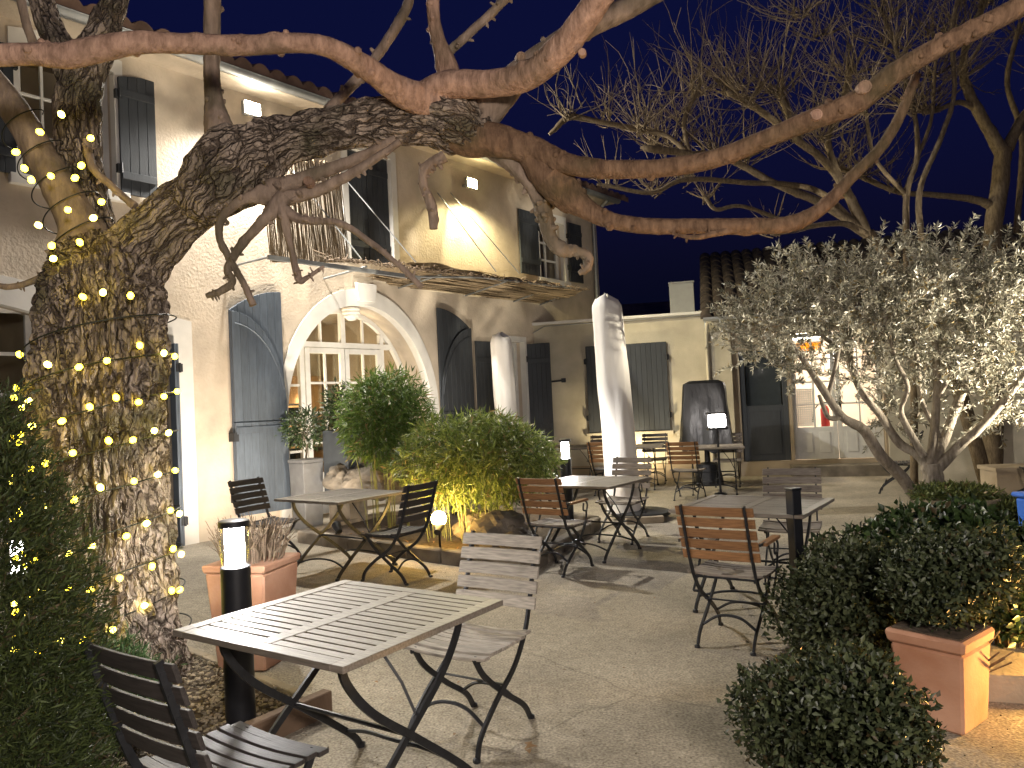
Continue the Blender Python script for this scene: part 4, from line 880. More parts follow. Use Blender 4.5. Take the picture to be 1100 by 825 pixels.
# round shrubs at lower right
def bush(name, label, c, r, n, m, lg, wd, zb=.02, stems=True, lump=.16, group='clipped shrubs at lower right', shell=.3, freq=2.4):
    root = empty(name, (c[0], c[1], 0), 0, label, 'shrub', group)
    ps, ns = [], []; K = 9      # several overlapping clumps give an uneven outline
    for k in range(K):
        u = unit(1)[0]; u[2] = u[2]*.8+.1; f = RNG.uniform(.45, .62); q = u*np.array(r)*(1-f*.85) if k else np.zeros(3)
        p, nn = blob(n//K, q+np.array([0, 0, c[2]]), np.array(r)*(f if k else .75), shell, lump, freq, zb, seed=c[1]+k, inner=.2); ps.append(p); ns.append(nn)
    p = np.concatenate(ps); nn = np.concatenate(ns)
    leaf_mesh('leaves', m, p, nn*.8+unit(len(p))*.9+np.array([0, 0, .25]), nn+unit(len(p))*.7, rise(len(p), lg*.7, lg*1.3), rise(len(p), wd*.7, wd*1.3), root)
    b = MB()
    for i in range(26):
        u = V(unit(1)[0]); e = V((u.x*r[0], u.y*r[1], abs(u.z)*r[2]+c[2]*.6))*.68; b.tube([(u.x*.04, u.y*.04, zb), e*.5+V((0, 0, .05)), e], [.012, .008, .004], 5)
    b.build('stems', m_barkt, root); return root
bush('box_shrub', 'round box shrub at the bottom edge left of the terracotta planter', (1.12, 2.86, .24), (.35, .34, .38), 17000, l_box, .030, .017, lump=.3, shell=.5)
bush('box_shrub', 'pale edged shrub beside the dark square post', (1.76, 4.12, .36), (.40, .40, .46), 16000, l_boxp, .034, .02, lump=.3, shell=.5)
bush('dark_shrub', 'broad dark glossy shrub in front of the olive tree', (2.5, 4.75, .42), (.62, .5, .44), 14000, l_ivy, .055, .032, lump=.3, shell=.5, freq=3.2)
bush('planter_shrub', 'clipped shrub overflowing the square terracotta planter', (2.05, 3.68, .63), (.38, .36, .30), 14000, l_box, .030, .018, .40, lump=.3, shell=.45)
bush('amber_shrub', 'shrub lit amber from the right behind the planter', (2.62, 4.15, .46), (.26, .26, .44), 7000, l_ivy, .055, .032, lump=.34, shell=.5)
bush('ground_cover_shrub', 'low pale leafed shrub at the foot of the olive tree', (5.3, 8.5, .10), (.8, .45, .16), 3500, l_low, .07, .022, group='low plants by the olive')
bo = dp(1035, 556, 8.6); pb = bush('bowl_plant', 'yellow green plant in a wide stone bowl right of the olive trunk', (bo.x+.02, 8.75, .29), (.5, .42, .13), 3600, l_low, .075, .024, .22, group='low plants by the olive')
b = MB(); b.lathe([(.001, 0), (.26, 0), (.44, .2), (.46, .26), (.42, .26), (.38, .2), (.001, .2)], 32); b.build('bowl', m_kerb, pb, True)
# conifer at left and juniper under the tree
def sprays(name, label, cat, c, r, n, m, lg, wd, zb, col=False, upv=.5, taper=True):
    root = empty(name, (c[0], c[1], 0), 0, label, cat)
    p, nn = blob(n, (0, 0, c[2]), r, .45, .3, 3.2, zb, seed=c[0], inner=.35)
    if taper: 
        t = np.clip((p[:, 2]-c[2])/r[2], -1, 1); p[:, :2] *= (1-.35*np.clip(t, 0, 1))[:, None]
    # every spray is a twig carrying several small scales
    k = 5; d0 = nn*.7+unit(len(p))*.45+np.array([0, 0, upv]); d0 /= np.linalg.norm(d0, axis=1, keepdims=True)
    P = np.repeat(p, k, 0); D = np.repeat(d0, k, 0); t = np.tile(np.linspace(0, 1, k), len(p))[:, None]; P = P+D*t*lg*1.1
    D = D+unit(len(P))*.75; leaf_mesh('foliage', m, P, D, unit(len(P)), rise(len(P), lg*.5, lg), rise(len(P), wd*.7, wd*1.2), root)
    b = MB(); b.tube([(0, 0, 0), (.01, 0, c[2]), (0, .01, c[2]+r[2]*.8)], [.03, .02, .006], 7)
    for i in range(30):
        u = V(unit(1)[0]); z = random.uniform(zb+.05, c[2]+r[2]*.7); b.tube([(0, 0, z), (u.x*r[0]*.8, u.y*r[1]*.8, z+.12)], [.006, .003], 4)
    b.build('stem', m_barkt, root); return root
sprays('conifer', 'dark feathery conifer filling the left edge', 'conifer', (-1.60, 2.25, .78), (.33, .33, .92), 12500, l_con, .042, .0055, .03)
jn = dp(112, 715, 4.0); sprays('juniper', 'small bushy juniper at the foot of the old tree', 'shrub', (jn.x+.05, 3.75, .2), (.36, .26, .24), 1800, l_jun, .06, .007, .02, taper=False)
gr = dp(233, 765, 3.7); 
# ------------------------------------------------------------------ parasols, black cover
def parasol(name, label, x, y, h, r0, r1, lean, base=True):
    root = empty(name, (x, y, 0), 0, label, 'parasol', 'covered parasols')
    rows = []; n = 56; K = 44
    for i in range(K+1):
        t = i/K; z = .10+(h-.10)*t; rr = r0+(r1-r0)*t
        if t > .93: rr *= math.sqrt(max(.02, 1-((t-.93)/.075)**2)) if t < 1 else .1
        row = []
        for j in range(n+1):
            a = 2*math.pi*j/n
            f = 1+.03*math.sin(a*3+z*1.7)+.022*math.sin(a*6-z*2.2)+.012*math.sin(a*11+z*3.1)*(.4+.6*math.sin(z*2.3)**2)+.05*noise.noise(V((math.cos(a)*1.6, math.sin(a)*1.6, z*1.4)))+.02*noise.noise(V((math.cos(a)*6, math.sin(a)*6, z*5)))
            row.append((lean[0]*z+rr*f*math.cos(a), lean[1]*z+rr*f*math.sin(a)*.9, z+(.03*math.sin(a*2) if t > .9 else 0)))
        rows.append(row)
    m = MB(); m.sheet(rows); m.add([rows[-1][j] for j in range(n)], [tuple(range(n))]); m.build('cover', m_cover, root, smooth=True)
    m = MB(); m.tube([(0, 0, .02), (lean[0]*.3, lean[1]*.3, .3)], .03, 10); m.build('pole', m_zinc, root)
    if base:
        m = MB(); m.lathe([(.001, .05), (.36, .05), (.38, .06), (.38, .10), (.34, .115), (.1, .13), (.06, .14), (.001, .14)], 36); m.v = [(p[0]+.2, p[1], p[2]) for p in m.v]; m.build('foot', m_rubber, root, True)
        m = MB(); m.box((-.05, -.42, 0), (.42, -.30, .085)); m.build('foot_block', m_kerb, root, bevel=.006)
    return root
q = gp(672, 558); parasol('parasol', 'tall closed parasol in a white cover on a dark round foot', q.x, q.y, 2.92, .225, .195, (-.035, .01))
q2 = dp(541, 420, 12.3); parasol('parasol', 'smaller closed parasol in a grey white cover behind the bamboo', q2.x+.05, 12.3, 2.72, .175, .175, (-.02, 0), False)
hc = dp(757, 440, 13.3); ph = empty('covered_heater', (hc.x, 13.3, 0), R(-12), 'tall patio heater wrapped in black plastic beside the annexe wall', 'patio heater')
rows = []
for i in range(23):
    t = i/22; z = .62+1.2*t; row = []
    for j in range(49):
        a = 2*math.pi*j/48; ca, sa = math.cos(a), math.sin(a); e = 9.
        rr = (abs(ca)**e+abs(sa)**e)**(-1/e); w = .44-.09*t; 
        if t > .94: w *= 1-.3*((t-.94)/.06)**2
        f = 1+.05*math.sin(a*9+z*2)*(1-t)+.05*noise.noise(V((ca*2.2, sa*2.2, z*2)))+.035*noise.noise(V((ca*6, sa*6, z*4)))
        row.append((w*rr*f*ca, w*.75*rr*f*sa, z+(.10*noise.noise(V((ca*2, sa*2, 0))) if i == 0 else 0)))
    rows.append(row)
m = MB(); m.sheet(rows); m.add([rows[-1][j] for j in range(48)], [tuple(range(48))]); m.build('plastic_cover', m_plastic, ph, smooth=True)
m = MB(); m.lathe([(.001, 0), (.26, 0), (.26, .05), (.2, .36), (.05, .4), (.04, .9), (.001, .9)], 20); m.build('heater_body', m_blackm, ph, True)
# ------------------------------------------------------------------ step and fallen leaves
sb = MB(); kerb(sb, [(2.28, 3.98), (3.9, 3.5)], .5, .13, .012, 3.); o = sb.build('stone_step', m_kerb, bevel=.01); tag(o, 'low stone step lit orange at the right edge', 'step')
fl = gp(563, 808); P = np.array([[fl.x, fl.y, .012], [fl.x+.03, fl.y+.02, .012], [fl.x+.015, fl.y-.02, .02]]); o = leaf_mesh('fallen_leaf', l_dry, P, np.array([[1, .3, .15], [-.4, 1, .1], [.2, -1, .2]]), np.array([[0, 0, 1.]]*3), np.array([.07, .06, .05]), np.array([.045, .04, .035])); tag(o, 'curled dry leaf on the ground beside the foreground table', 'leaf')
n = 2600; gx, gy = RNG.uniform(-1.6, 4.5, n), 2.2+RNG.random(n)**1.6*7; gs = RNG.uniform(.0015, .0048, (n, 1, 1))
vv = iv[None]*gs*RNG.uniform(.6, 1.2, (n, 1, 3))+np.stack([gx, gy, np.full(n, .002)], 1)[:, None]
me = bpy.data.meshes.new('grit'); me.from_pydata(vv.reshape(-1, 3).tolist(), [], (ifc[None]+(np.arange(n)*12)[:, None, None]).reshape(-1, 3).tolist()); me.materials.append(m_peb)
o = bpy.data.objects.new('grit', me); COL.objects.link(o); tag(o, 'loose grit scattered over the courtyard ground', 'grit', kind='stuff')
n = 130; P = np.stack([RNG.uniform(-1.2, 4, n), 2.3+RNG.random(n)**1.4*7, np.full(n, .006)], 1)
o = leaf_mesh('leaf_debris', l_dry, P, unit(n)*np.array([1, 1, .15]), np.tile([0, 0, 1.], (n, 1))+unit(n)*.4, rise(n, .012, .04), rise(n, .006, .016)); tag(o, 'small dry leaf scraps scattered over the courtyard ground', 'leaf litter', kind='stuff')
n = 240; P = np.stack([RNG.uniform(-2.2, .5, n), RNG.uniform(7.2, 9.6, n), np.full(n, .1)], 1); P = P[[inpoly(x, y, mb_) for x, y, z in P]]
o = leaf_mesh('leaf_litter', l_dry, P, unit(len(P))*np.array([1, 1, .3]), np.tile([0, 0, 1.], (len(P), 1))+unit(len(P))*.4, rise(len(P), .05, .1), rise(len(P), .012, .03)); tag(o, 'dry leaves littering the bamboo bed', 'leaf litter', kind='stuff')
# ------------------------------------------------------------------ the old tree
def P3(px, py, w, Y): p = dp(px, py, Y); return (p.x, p.y, p.z, w*.5*Y/F)
def limb(name, m, pts, parent, amp=.1, fine=.04, ridge=0., n=28, per=10, knots=0, kf=(3., 2.2), spurs=0, spur_l=.04, seed=0., label=None, cap=True):
    """a limb swept along points (x,y,z,r), lumpy, with long bark ridges and pruning knots"""
    q = spline(pts, per); k = len(q); pos = [V(a[:3]) for a in q]; rad = [max(.002, a[3]) for a in q]
    rg = random.Random(int(seed*100)+k)
    kn = [(rg.uniform(.05, .97)*k, rg.uniform(0, 6.28), rg.uniform(.16, .42), rg.uniform(.25, .5)) for _ in range(knots)]
    vs = []; al = []; prev = None; s = 0.
    for i in range(k):
        t = (pos[min(i+1, k-1)]-pos[max(i-1, 0)]).normalized()
        if prev is None: x = t.cross(V((0, 1, 0)) if abs(t.y) < .9 else V((1, 0, 0))).normalized()
        else: x = (prev-t*prev.dot(t)).normalized()
        prev = x; y = t.cross(x)
        if i: s += (pos[i]-pos[i-1]).length
        step = max(1e-4, (pos[-1]-pos[0]).length/k)
        for j in range(n):
            a = 2*math.pi*j/n; ca, sa = math.cos(a), math.sin(a); rr = rad[i]
            f = 1+amp*noise.noise(V((ca*1.1+seed, sa*1.1, s/max(.03, rr)*.35)))+fine*noise.noise(V((ca*4, sa*4+seed, s/max(.03, rr)*1.3)))
            if ridge:
                wob = .5*noise.noise(V((ca*2, sa*2, s*2.2+seed)))
                kq = max(3.2, 22*rr); dv = noise.voronoi(V((ca*kq+wob, sa*kq-wob, s*3.2+seed+.6*wob)))[0]; e1 = min(1., (dv[1]-dv[0])*2.6)
                dv = noise.voronoi(V((ca*kq*2.3+wob*2, sa*kq*2.3, s*8+seed)))[0]; e2 = min(1., (dv[1]-dv[0])*2.2)
                f += ridge/rr*((e1-.7)*.62+(e2-.6)*.26+.16*noise.noise(V((ca*20, sa*20, s*14))))
            for (ki, ka, kr, kh) in kn:
                da = (a-ka+math.pi) % (2*math.pi)-math.pi; dd = ((i-ki)*step/rr)**2+da*da
                if dd < 4*kr: f += kh*.5*math.exp(-dd/(kr*.8))
            vs.append(pos[i]+(x*ca+y*sa)*rr*f); al += (ca*rr*1.05+seed, sa*rr*1.05, s)
    fs = [(i*n+j, i*n+(j+1) % n, (i+1)*n+(j+1) % n, (i+1)*n+j) for i in range(k-1) for j in range(n)]
    fs += [tuple(range(n))[::-1], tuple((k-1)*n+j for j in range(n))]
    mb = MB(); mb.add(vs, fs)
    for _ in range(spurs):      # short fruiting spurs and bud scars along the limb
        i = rg.randrange(1, max(2, k-1)); j = rg.randrange(n); a0 = vs[i*n+j]; d = (a0-pos[i]).normalized(); d = (d+V((rg.gauss(0, .3), rg.gauss(0, .3), rg.gauss(0, .3)))).normalized()
        ln = rg.uniform(.5, 1.0)*spur_l; w = max(.006, min(.022, rad[i]*.42))*rg.uniform(.7, 1.2); b0 = a0-d*w*.8
        mb.tube([b0, a0+d*ln*.4, a0+d*ln*.8+V((0, 0, ln*.1)), a0+d*ln], [w*1.25, w*.9, w*.75, w*.3], 7)
    o = mb.build(name, m, parent, smooth=True)
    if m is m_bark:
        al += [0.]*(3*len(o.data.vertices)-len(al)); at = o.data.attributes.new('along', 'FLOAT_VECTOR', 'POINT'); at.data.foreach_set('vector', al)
    o.data.polygons.foreach_set('use_smooth', [True]*len(o.data.polygons))
    if label: o['label'] = label
    return o
tb = P3(115, 735, 150, 4.6); tree = empty('old_plane_tree', (0, 0, 0), 0, 'massive old pollarded plane tree with gnarled limbs wrapped in fairy lights', 'tree')
TY = 4.6
tr = [P3(117, 760, 178, TY), P3(117, 725, 158, TY), P3(114, 660, 140, TY), P3(112, 580, 134, TY), P3(110, 500, 134, TY), P3(109, 430, 132, TY), P3(110, 370, 130, TY), P3(110, 325, 126, TY), P3(108, 290, 112, TY), P3(98, 262, 82, TY)]
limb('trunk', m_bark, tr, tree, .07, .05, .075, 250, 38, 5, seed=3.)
# main limb to the right and the burr it ends in
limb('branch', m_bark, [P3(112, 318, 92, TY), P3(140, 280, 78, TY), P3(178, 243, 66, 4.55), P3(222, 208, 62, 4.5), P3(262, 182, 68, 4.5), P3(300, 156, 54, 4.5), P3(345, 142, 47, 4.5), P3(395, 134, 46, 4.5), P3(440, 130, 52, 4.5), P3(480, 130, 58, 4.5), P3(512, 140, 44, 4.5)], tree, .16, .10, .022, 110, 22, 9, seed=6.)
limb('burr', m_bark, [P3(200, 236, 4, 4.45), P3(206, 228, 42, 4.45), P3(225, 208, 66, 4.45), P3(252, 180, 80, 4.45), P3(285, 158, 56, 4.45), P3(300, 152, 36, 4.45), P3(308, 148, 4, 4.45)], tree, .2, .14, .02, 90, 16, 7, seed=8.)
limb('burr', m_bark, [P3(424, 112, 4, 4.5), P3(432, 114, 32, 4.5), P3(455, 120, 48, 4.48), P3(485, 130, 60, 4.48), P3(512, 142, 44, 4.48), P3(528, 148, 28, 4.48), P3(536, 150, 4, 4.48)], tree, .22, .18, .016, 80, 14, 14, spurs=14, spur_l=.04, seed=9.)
BR = [  # smooth grey pink limbs: points (px, py, width in px, distance)
 ([(468, 112, 40, 4.4), (430, 98, 34, 4.3), (395, 74, 27, 4.15), (355, 52, 23, 4.0), (320, 46, 22, 3.9), (260, 49, 23, 3.8), (200, 47, 23, 3.7), (150, 46, 25, 3.6), (110, 52, 30, 3.55), (70, 60, 29, 3.5), (30, 58, 25, 3.45), (-30, 62, 24, 3.4)], m_barks, 9),
 ([(445, 112, 36, 4.4), (480, 92, 34, 4.35), (530, 90, 31, 4.3), (570, 80, 32, 4.2), (600, 55, 33, 4.1), (625, 25, 31, 4.0), (650, -10, 30, 3.9), (690, -60, 30, 3.8)], m_barks, 7),
 ([(500, 150, 46, 4.5), (530, 110, 40, 4.55), (570, 70, 34, 4.6), (620, 35, 30, 4.6), (680, 5, 28, 4.6), (740, -30, 26, 4.6)], m_barkl, 4),
 ([(462, 132, 22, 4.5), (496, 146, 44, 4.5), (535, 152, 42, 4.45), (575, 162, 34, 4.4), (612, 177, 27, 4.3), (660, 182, 24, 4.2), (715, 180, 24, 4.1), (770, 170, 24, 4.0), (820, 150, 24, 3.9), (870, 129, 26, 3.8), (922, 108, 29, 3.7), (965, 76, 27, 3.6), (1010, 50, 25, 3.5), (1060, 26, 26, 3.45), (1130, -10, 26, 3.4)], m_barks_dim, 12),
 ([(592, 190, 44, 4.4), (608, 208, 40, 4.4), (632, 226, 26, 4.35), (660, 238, 21, 4.3), (700, 243, 20, 4.25), (750, 243, 20, 4.2), (800, 243, 21, 4.15), (850, 240, 21, 4.1), (885, 222, 17, 4.1), (915, 190, 15, 4.1), (945, 160, 14, 4.1), (965, 128, 13, 4.1), (985, 80, 11, 4.1)], m_barks_dim, 9),
 ([(560, 158, 26, 4.45), (585, 182, 38, 4.42), (600, 202, 42, 4.4), (618, 220, 30, 4.4)], m_barks_dim, 5),
 ([(520, 150, 30, 4.5), (548, 172, 24, 4.5), (568, 195, 20, 4.5), (580, 215, 22, 4.5), (586, 235, 20, 4.5), (592, 258, 17, 4.5), (604, 268, 19, 4.5), (620, 270, 13, 4.5), (632, 276, 12, 4.5), (630, 288, 11, 4.5), (622, 294, 6, 4.5)], m_barkl, 12),
 ([(478, 168, 14, 4.5), (458, 180, 12, 4.5), (455, 200, 11, 4.5), (464, 222, 13, 4.5), (466, 246, 10, 4.5)], m_barkl, 10),
 ([(228, -40, 19, 4.5), (228, 20, 19, 4.5), (227, 70, 20, 4.5), (230, 110, 24, 4.5), (236, 140, 40, 4.5), (248, 175, 50, 4.5)], m_barkl, 6),
 ([(468, -30, 15, 4.4), (465, 10, 15, 4.4), (470, 40, 16, 4.4), (480, 70, 24, 4.4), (486, 100, 30, 4.4)], m_barks, 4),
 ([(480, 58, 11, 4.42), (505, 35, 10, 4.42), (530, 12, 11, 4.42), (552, -10, 12, 4.42)], m_barkl, 3),
 ([(352, 118, 12, 4.7), (385, 84, 13, 4.8), (405, 60, 12, 4.9), (425, 30, 13, 5.0), (440, -5, 12, 5.1)], m_barkl, 4),
 ([(290, 205, 24, 4.4), (330, 190, 16, 4.4), (380, 172, 14, 4.4), (425, 150, 12, 4.4)], m_barkl, 4),
 ([(295, 215, 20, 4.4), (340, 205, 14, 4.4), (385, 182, 12, 4.35), (430, 152, 9, 4.3)], m_barkl, 5),
 ([(290, 210, 24, 4.35), (262, 214, 12, 4.3), (240, 232, 11, 4.3), (236, 255, 9, 4.3), (248, 280, 9, 4.3), (262, 305, 8, 4.3), (272, 328, 9, 4.3)], m_barkl, 9),
 ([(305, 212, 20, 4.35), (285, 235, 13, 4.3), (262, 260, 11, 4.3), (245, 288, 10, 4.3), (250, 302, 9, 4.3), (238, 312, 9, 4.3), (222, 318, 7, 4.3)], m_barkl, 10),
 ([(300, 215, 20, 4.35), (306, 240, 10, 4.3), (314, 272, 8, 4.3), (321, 300, 9, 4.3), (330, 298, 6, 4.3), (348, 286, 4, 4.3)], m_barkl, 6),
 ([(298, 222, 18, 4.35), (325, 236, 10, 4.3), (365, 240, 9, 4.2), (400, 262, 8, 4.1), (432, 288, 7, 4.0), (452, 308, 8, 3.95)], m_barkl, 4),
 # upper left
 ([(96, 275, 64, 4.6), (84, 240, 46, 4.6), (66, 205, 44, 4.6), (44, 168, 38, 4.6), (20, 125, 36, 4.6), (-10, 85, 34, 4.6), (-40, 50, 34, 4.6)], m_barkl, 5),
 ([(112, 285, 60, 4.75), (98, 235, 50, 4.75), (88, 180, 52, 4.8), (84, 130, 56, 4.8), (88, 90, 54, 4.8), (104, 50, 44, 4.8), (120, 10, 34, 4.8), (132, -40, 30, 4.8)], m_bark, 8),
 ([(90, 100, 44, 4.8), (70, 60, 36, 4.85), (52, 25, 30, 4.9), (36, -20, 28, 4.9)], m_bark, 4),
 ([(42, 60, 10, 4.3), (30, 30, 10, 4.3), (20, -10, 10, 4.3)], m_barkl, 3),
 ([(92, 150, 9, 4.5), (100, 180, 9, 4.5), (120, 200, 9, 4.5), (145, 222, 10, 4.5)], m_barkl, 3),
 ([(62, 285, 12, 4.55), (40, 300, 8, 4.5), (12, 308, 7, 4.45), (-12, 306, 7, 4.45)], m_barkl, 5),
 ([(800, 243, 12, 4.15), (772, 250, 8, 4.15), (745, 255, 6, 4.15), (722, 251, 3, 4.2)], m_barks_dim, 4),
]
for i, (pts, m, kn) in enumerate(BR):
    old = m is m_bark; thin = max(a[2] for a in pts[1:]) < 26
    (xa, ya, wa, da), (xb, yb_, wb_, db) = pts[-2], pts[-1]
    if not (0 < xb < 1100 and yb_ > 0):      # limbs that leave the picture go on and taper off
        pts = pts+[(xb+(xb-xa)*1.2+random.gauss(0, 20), yb_+(yb_-ya)*1.2, wb_*.6, db), (xb+(xb-xa)*2.5, yb_+(yb_-ya)*2.6, wb_*.3, db), (xb+(xb-xa)*3.6, yb_+(yb_-ya)*4.2, wb_*.06, db)]
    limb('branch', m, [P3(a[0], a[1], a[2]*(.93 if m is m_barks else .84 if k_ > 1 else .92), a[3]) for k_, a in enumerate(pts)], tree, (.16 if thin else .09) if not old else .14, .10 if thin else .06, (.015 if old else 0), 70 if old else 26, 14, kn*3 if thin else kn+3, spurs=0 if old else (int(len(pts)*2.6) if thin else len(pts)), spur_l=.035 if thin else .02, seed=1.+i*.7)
for px, py, Y, s in ((268, 51, 3.78, 7), (131, 45, 3.55, 8), (80, 50, 3.48, 8), (878, 122, 3.72, 6), (930, 92, 3.6, 7), (560, 60, 4.15, 5), (625, 55, 4.0, 4), (330, 193, 4.3, 5), ):
    p = dp(px, py, Y); b = MB(); d = V((random.gauss(0, .4), -1, random.gauss(-.1, .3))).normalized(); q = d.to_track_quat('Z', 'Y').to_matrix(); r = s*Y/F
    b.lathe([(r*1.15, -r*2.4), (r*1.1, -r*.9), (r, -r*.35), (r*.8, -r*.3), (r*.72, -r*.45), (.001, -r*.5)], 14); b.v = [q @ V(v)+p for v in b.v]; b.build('pruning_stub', m_barks, tree, True)
# ------------------------------------------------------------------ fairy lights
fl = empty('fairy_lights', (0, 0, 0), 0, 'string of small yellow fairy lights wound round the old tree trunk', 'string lights')
trq = spline(tr, 26)
def trunk_at(z):
    for a, b in zip(trq, trq[1:]):
        if a[2] <= z <= b[2]:
            t = (z-a[2])/(b[2]-a[2]+1e-9); return a+(b-a)*t
    return trq[0] if z < trq[0][2] else trq[-1]
cab = MB(); path = []; turns = 8.4
for i in range(int(turns*64)):
    a = 2*math.pi*i/64; z = .22+(2.22-.22)*i/(turns*64); c = trunk_at(z); zz = z+.075*math.cos(a+.2)+.02*noise.noise(V((i*.05, 0, 0)))
    rr = c[3]*1.10+.012; path.append(V((c[0]+rr*math.cos(a), c[1]+rr*math.sin(a), zz)))
up_ = []; lq = spline([P3(96, 285, 64, 4.6), P3(84, 240, 52, 4.6), P3(66, 205, 46, 4.6), P3(44, 168, 42, 4.6), P3(20, 125, 38, 4.6)], 16)
for i, q in enumerate(lq):
    a = i/len(lq)*5.2*6.283; rr = q[3]*1.12+.008; up_.append((q[0]+rr*math.cos(a), q[1]+rr*math.sin(a), q[2]+rr*.45*math.cos(a)))
cab.tube(path, .0045, 5, flat=(1, 1)); cab.tube(spline([a[:3] for a in up_], 6), .004, 5); cab.build('cable', m_cable, fl)
def bulb(p, k):
    b = MB(); d = V((random.gauss(0, .3), -.7, random.gauss(0, .6))).normalized(); q = d.to_track_quat('Z', 'Y').to_matrix()
    b.lathe([(.001, 0), (.013, .002), (.0185, .017), (.013, .033), (.001, .029)], 8); b.v = [q @ V(v)+p+d*.012 for v in b.v]; b.build('bulb', m_bulb if k else m_bulbw, fl, True); lamp(fl, 'bulb_glow', 'POINT', p+d*.045, .032, (1, .72, .10), .012)
nb = 0; acc = 0
for a, b in zip(path, path[1:]):
    acc += (b-a).length
    if acc > .135:
        acc = random.uniform(-.03, .035); c = trunk_at(b.z)
        if (b.y-c[1]) < .12 and nb < 78: bulb(b+V((b.x-c[0], b.y-c[1], 0)).normalized()*.012+V((0, 0, random.gauss(0, .022))), random.random() < .72); nb += 1
for px, py in ((49, 72), (69, 127), (48, 144), (98, 149), (22, 162), (90, 174), (56, 188), (84, 188), (28, 185), (36, 198), (75, 224), (111, 215), (57, 260), (88, 265), (60, 276), (104, 232), (47, 245), (112, 310), (140, 322), (93, 322)):
    p = dp(px, py, 4.22); bulb(p, random.random() < .72)
# ------------------------------------------------------------------ olive tree
ol = empty('olive_tree', (0, 0, 0), 0, 'spreading olive tree lit brightly from the right behind', 'tree')
OY = 9.0
def Q(px, py, w, Y=OY): return P3(px, py, w, Y)
limb('trunk', m_barko, [Q(1004, 565, 26), Q(1004, 535, 22), Q(1002, 512, 20), Q(1000, 498, 18)], ol, .1, .08, .01, 30, 10, 2, seed=2)
OB = [[(998, 548, 16, 8.95), (985, 535, 14, 8.95), (968, 512, 13, 8.9), (945, 488, 12, 8.85), (928, 462, 11, 8.8), (905, 448, 9, 8.75), (885, 420, 8, 8.7), (862, 385, 6, 8.7), (848, 365, 4, 8.7)],
 [(1000, 505, 13, 9), (985, 488, 10, 9.1), (965, 475, 9, 9.2), (945, 445, 8, 9.2), (925, 420, 7, 9.2), (912, 385, 8, 9.3), (908, 350, 7, 9.3), (905, 320, 5, 9.3)],
 [(998, 500, 10, 9), (1003, 470, 9, 9), (1006, 430, 8, 9), (1006, 390, 7, 9), (1004, 350, 5, 9), (1000, 315, 4, 9)],
 [(1002, 500, 12, 9), (1018, 462, 10, 9.15), (1032, 425, 9, 9.25), (1050, 390, 7, 9.3), (1062, 350, 6, 9.3), (1070, 310, 4, 9.3)],
 [(1004, 506, 13, 9), (1030, 480, 10, 8.9), (1052, 460, 9, 8.8), (1080, 428, 8, 8.7), (1105, 395, 6, 8.6), (1125, 350, 5, 8.6)],
 [(992, 490, 8, 9), (975, 460, 7, 9.0), (968, 440, 5, 9), (975, 415, 5, 8.9), (962, 385, 4, 8.8), (950, 340, 4, 8.8)],
 [(905, 448, 6, 8.75), (890, 448, 5, 8.7), (880, 425, 4, 8.6)], [(890, 423, 5, 8.7), (897, 395, 4, 8.75), (902, 370, 4, 8.75)], [(912, 385, 5, 9.3), (885, 362, 4, 9.4), (865, 345, 3, 9.4)], [(1006, 430, 5, 9), (1025, 400, 4, 8.8), (1060, 380, 3, 8.7)], [(1010, 470, 5, 9), (990, 430, 5, 9.2), (985, 390, 6, 9.3), (975, 350, 5, 9.4), (960, 320, 4, 9.4)]]
ob_pts = []
for i, l in enumerate(OB):
    q = [Q(*a) for a in l]; limb('branch', m_barko, q, ol, .1, .06, 0, 12, 8, 2, seed=i+.3); ob_pts += [a[:3] for a in spline(q, 8)[len(l)*3:]]
ot = MB(); clus = []
OC = [(815, 320, 48, 9.1), (850, 300, 60, 9.1), (890, 290, 70, 9.0), (940, 290, 75, 9.1), (990, 285, 75, 9.0), (1040, 285, 75, 9.1), (1080, 300, 85, 9.0), (840, 345, 55, 9.0), (890, 345, 60, 8.9), (945, 345, 70, 8.8), (1000, 345, 70, 8.8), (1050, 350, 70, 8.8), (1095, 360, 80, 8.7), (815, 375, 34, 9.0), (930, 395, 45, 9.3), (975, 400, 48, 9.3), (1030, 400, 52, 9.2), (1080, 415, 60, 9.0), (1110, 300, 80, 8.8), (845, 392, 22, 8.8), (960, 440, 34, 9.5), (1075, 445, 34, 9.3), (1010, 300, 60, 9.9), (920, 310, 60, 9.9), (1080, 330, 70, 9.9)]
P = []; D = []
for (px, py, rp, Y) in OC:
    c = np.array(dp(px, py+(22 if py < 330 else 8), Y)[:]); rr = rp*Y/F
    for k in range(int(46*(rp/60)**1.3)):
        u = unit(1)[0]; p0 = c+u*rr*RNG.uniform(.1, .75)*np.array([1, 1.2, .8]); d = u*.7+np.array([0, -.1, .45])+unit(1)[0]*.6; d /= np.linalg.norm(d); ln = RNG.uniform(.25, .6)*min(1, rr/.6)
        pts = [p0+d*ln*t+np.array([0, 0, -.1*ln*t*t]) for t in np.linspace(0, 1, 5)]; ot.tube(pts, [.006, .005, .004, .003, .002], 4, caps=False)
        for t in np.linspace(.12, 1, 19):
            b0 = p0+d*ln*t+np.array([0, 0, -.1*ln*t*t])
            for _ in range(2): P.append(b0); D.append(d*.8+unit(1)[0]*.9)
ot.build('twigs', m_barko, ol); P = np.array(P); D = np.array(D); leaf_mesh('leaves', l_olive, P, D, unit(len(P)), rise(len(P), .055, .095), rise(len(P), .014, .022), ol)
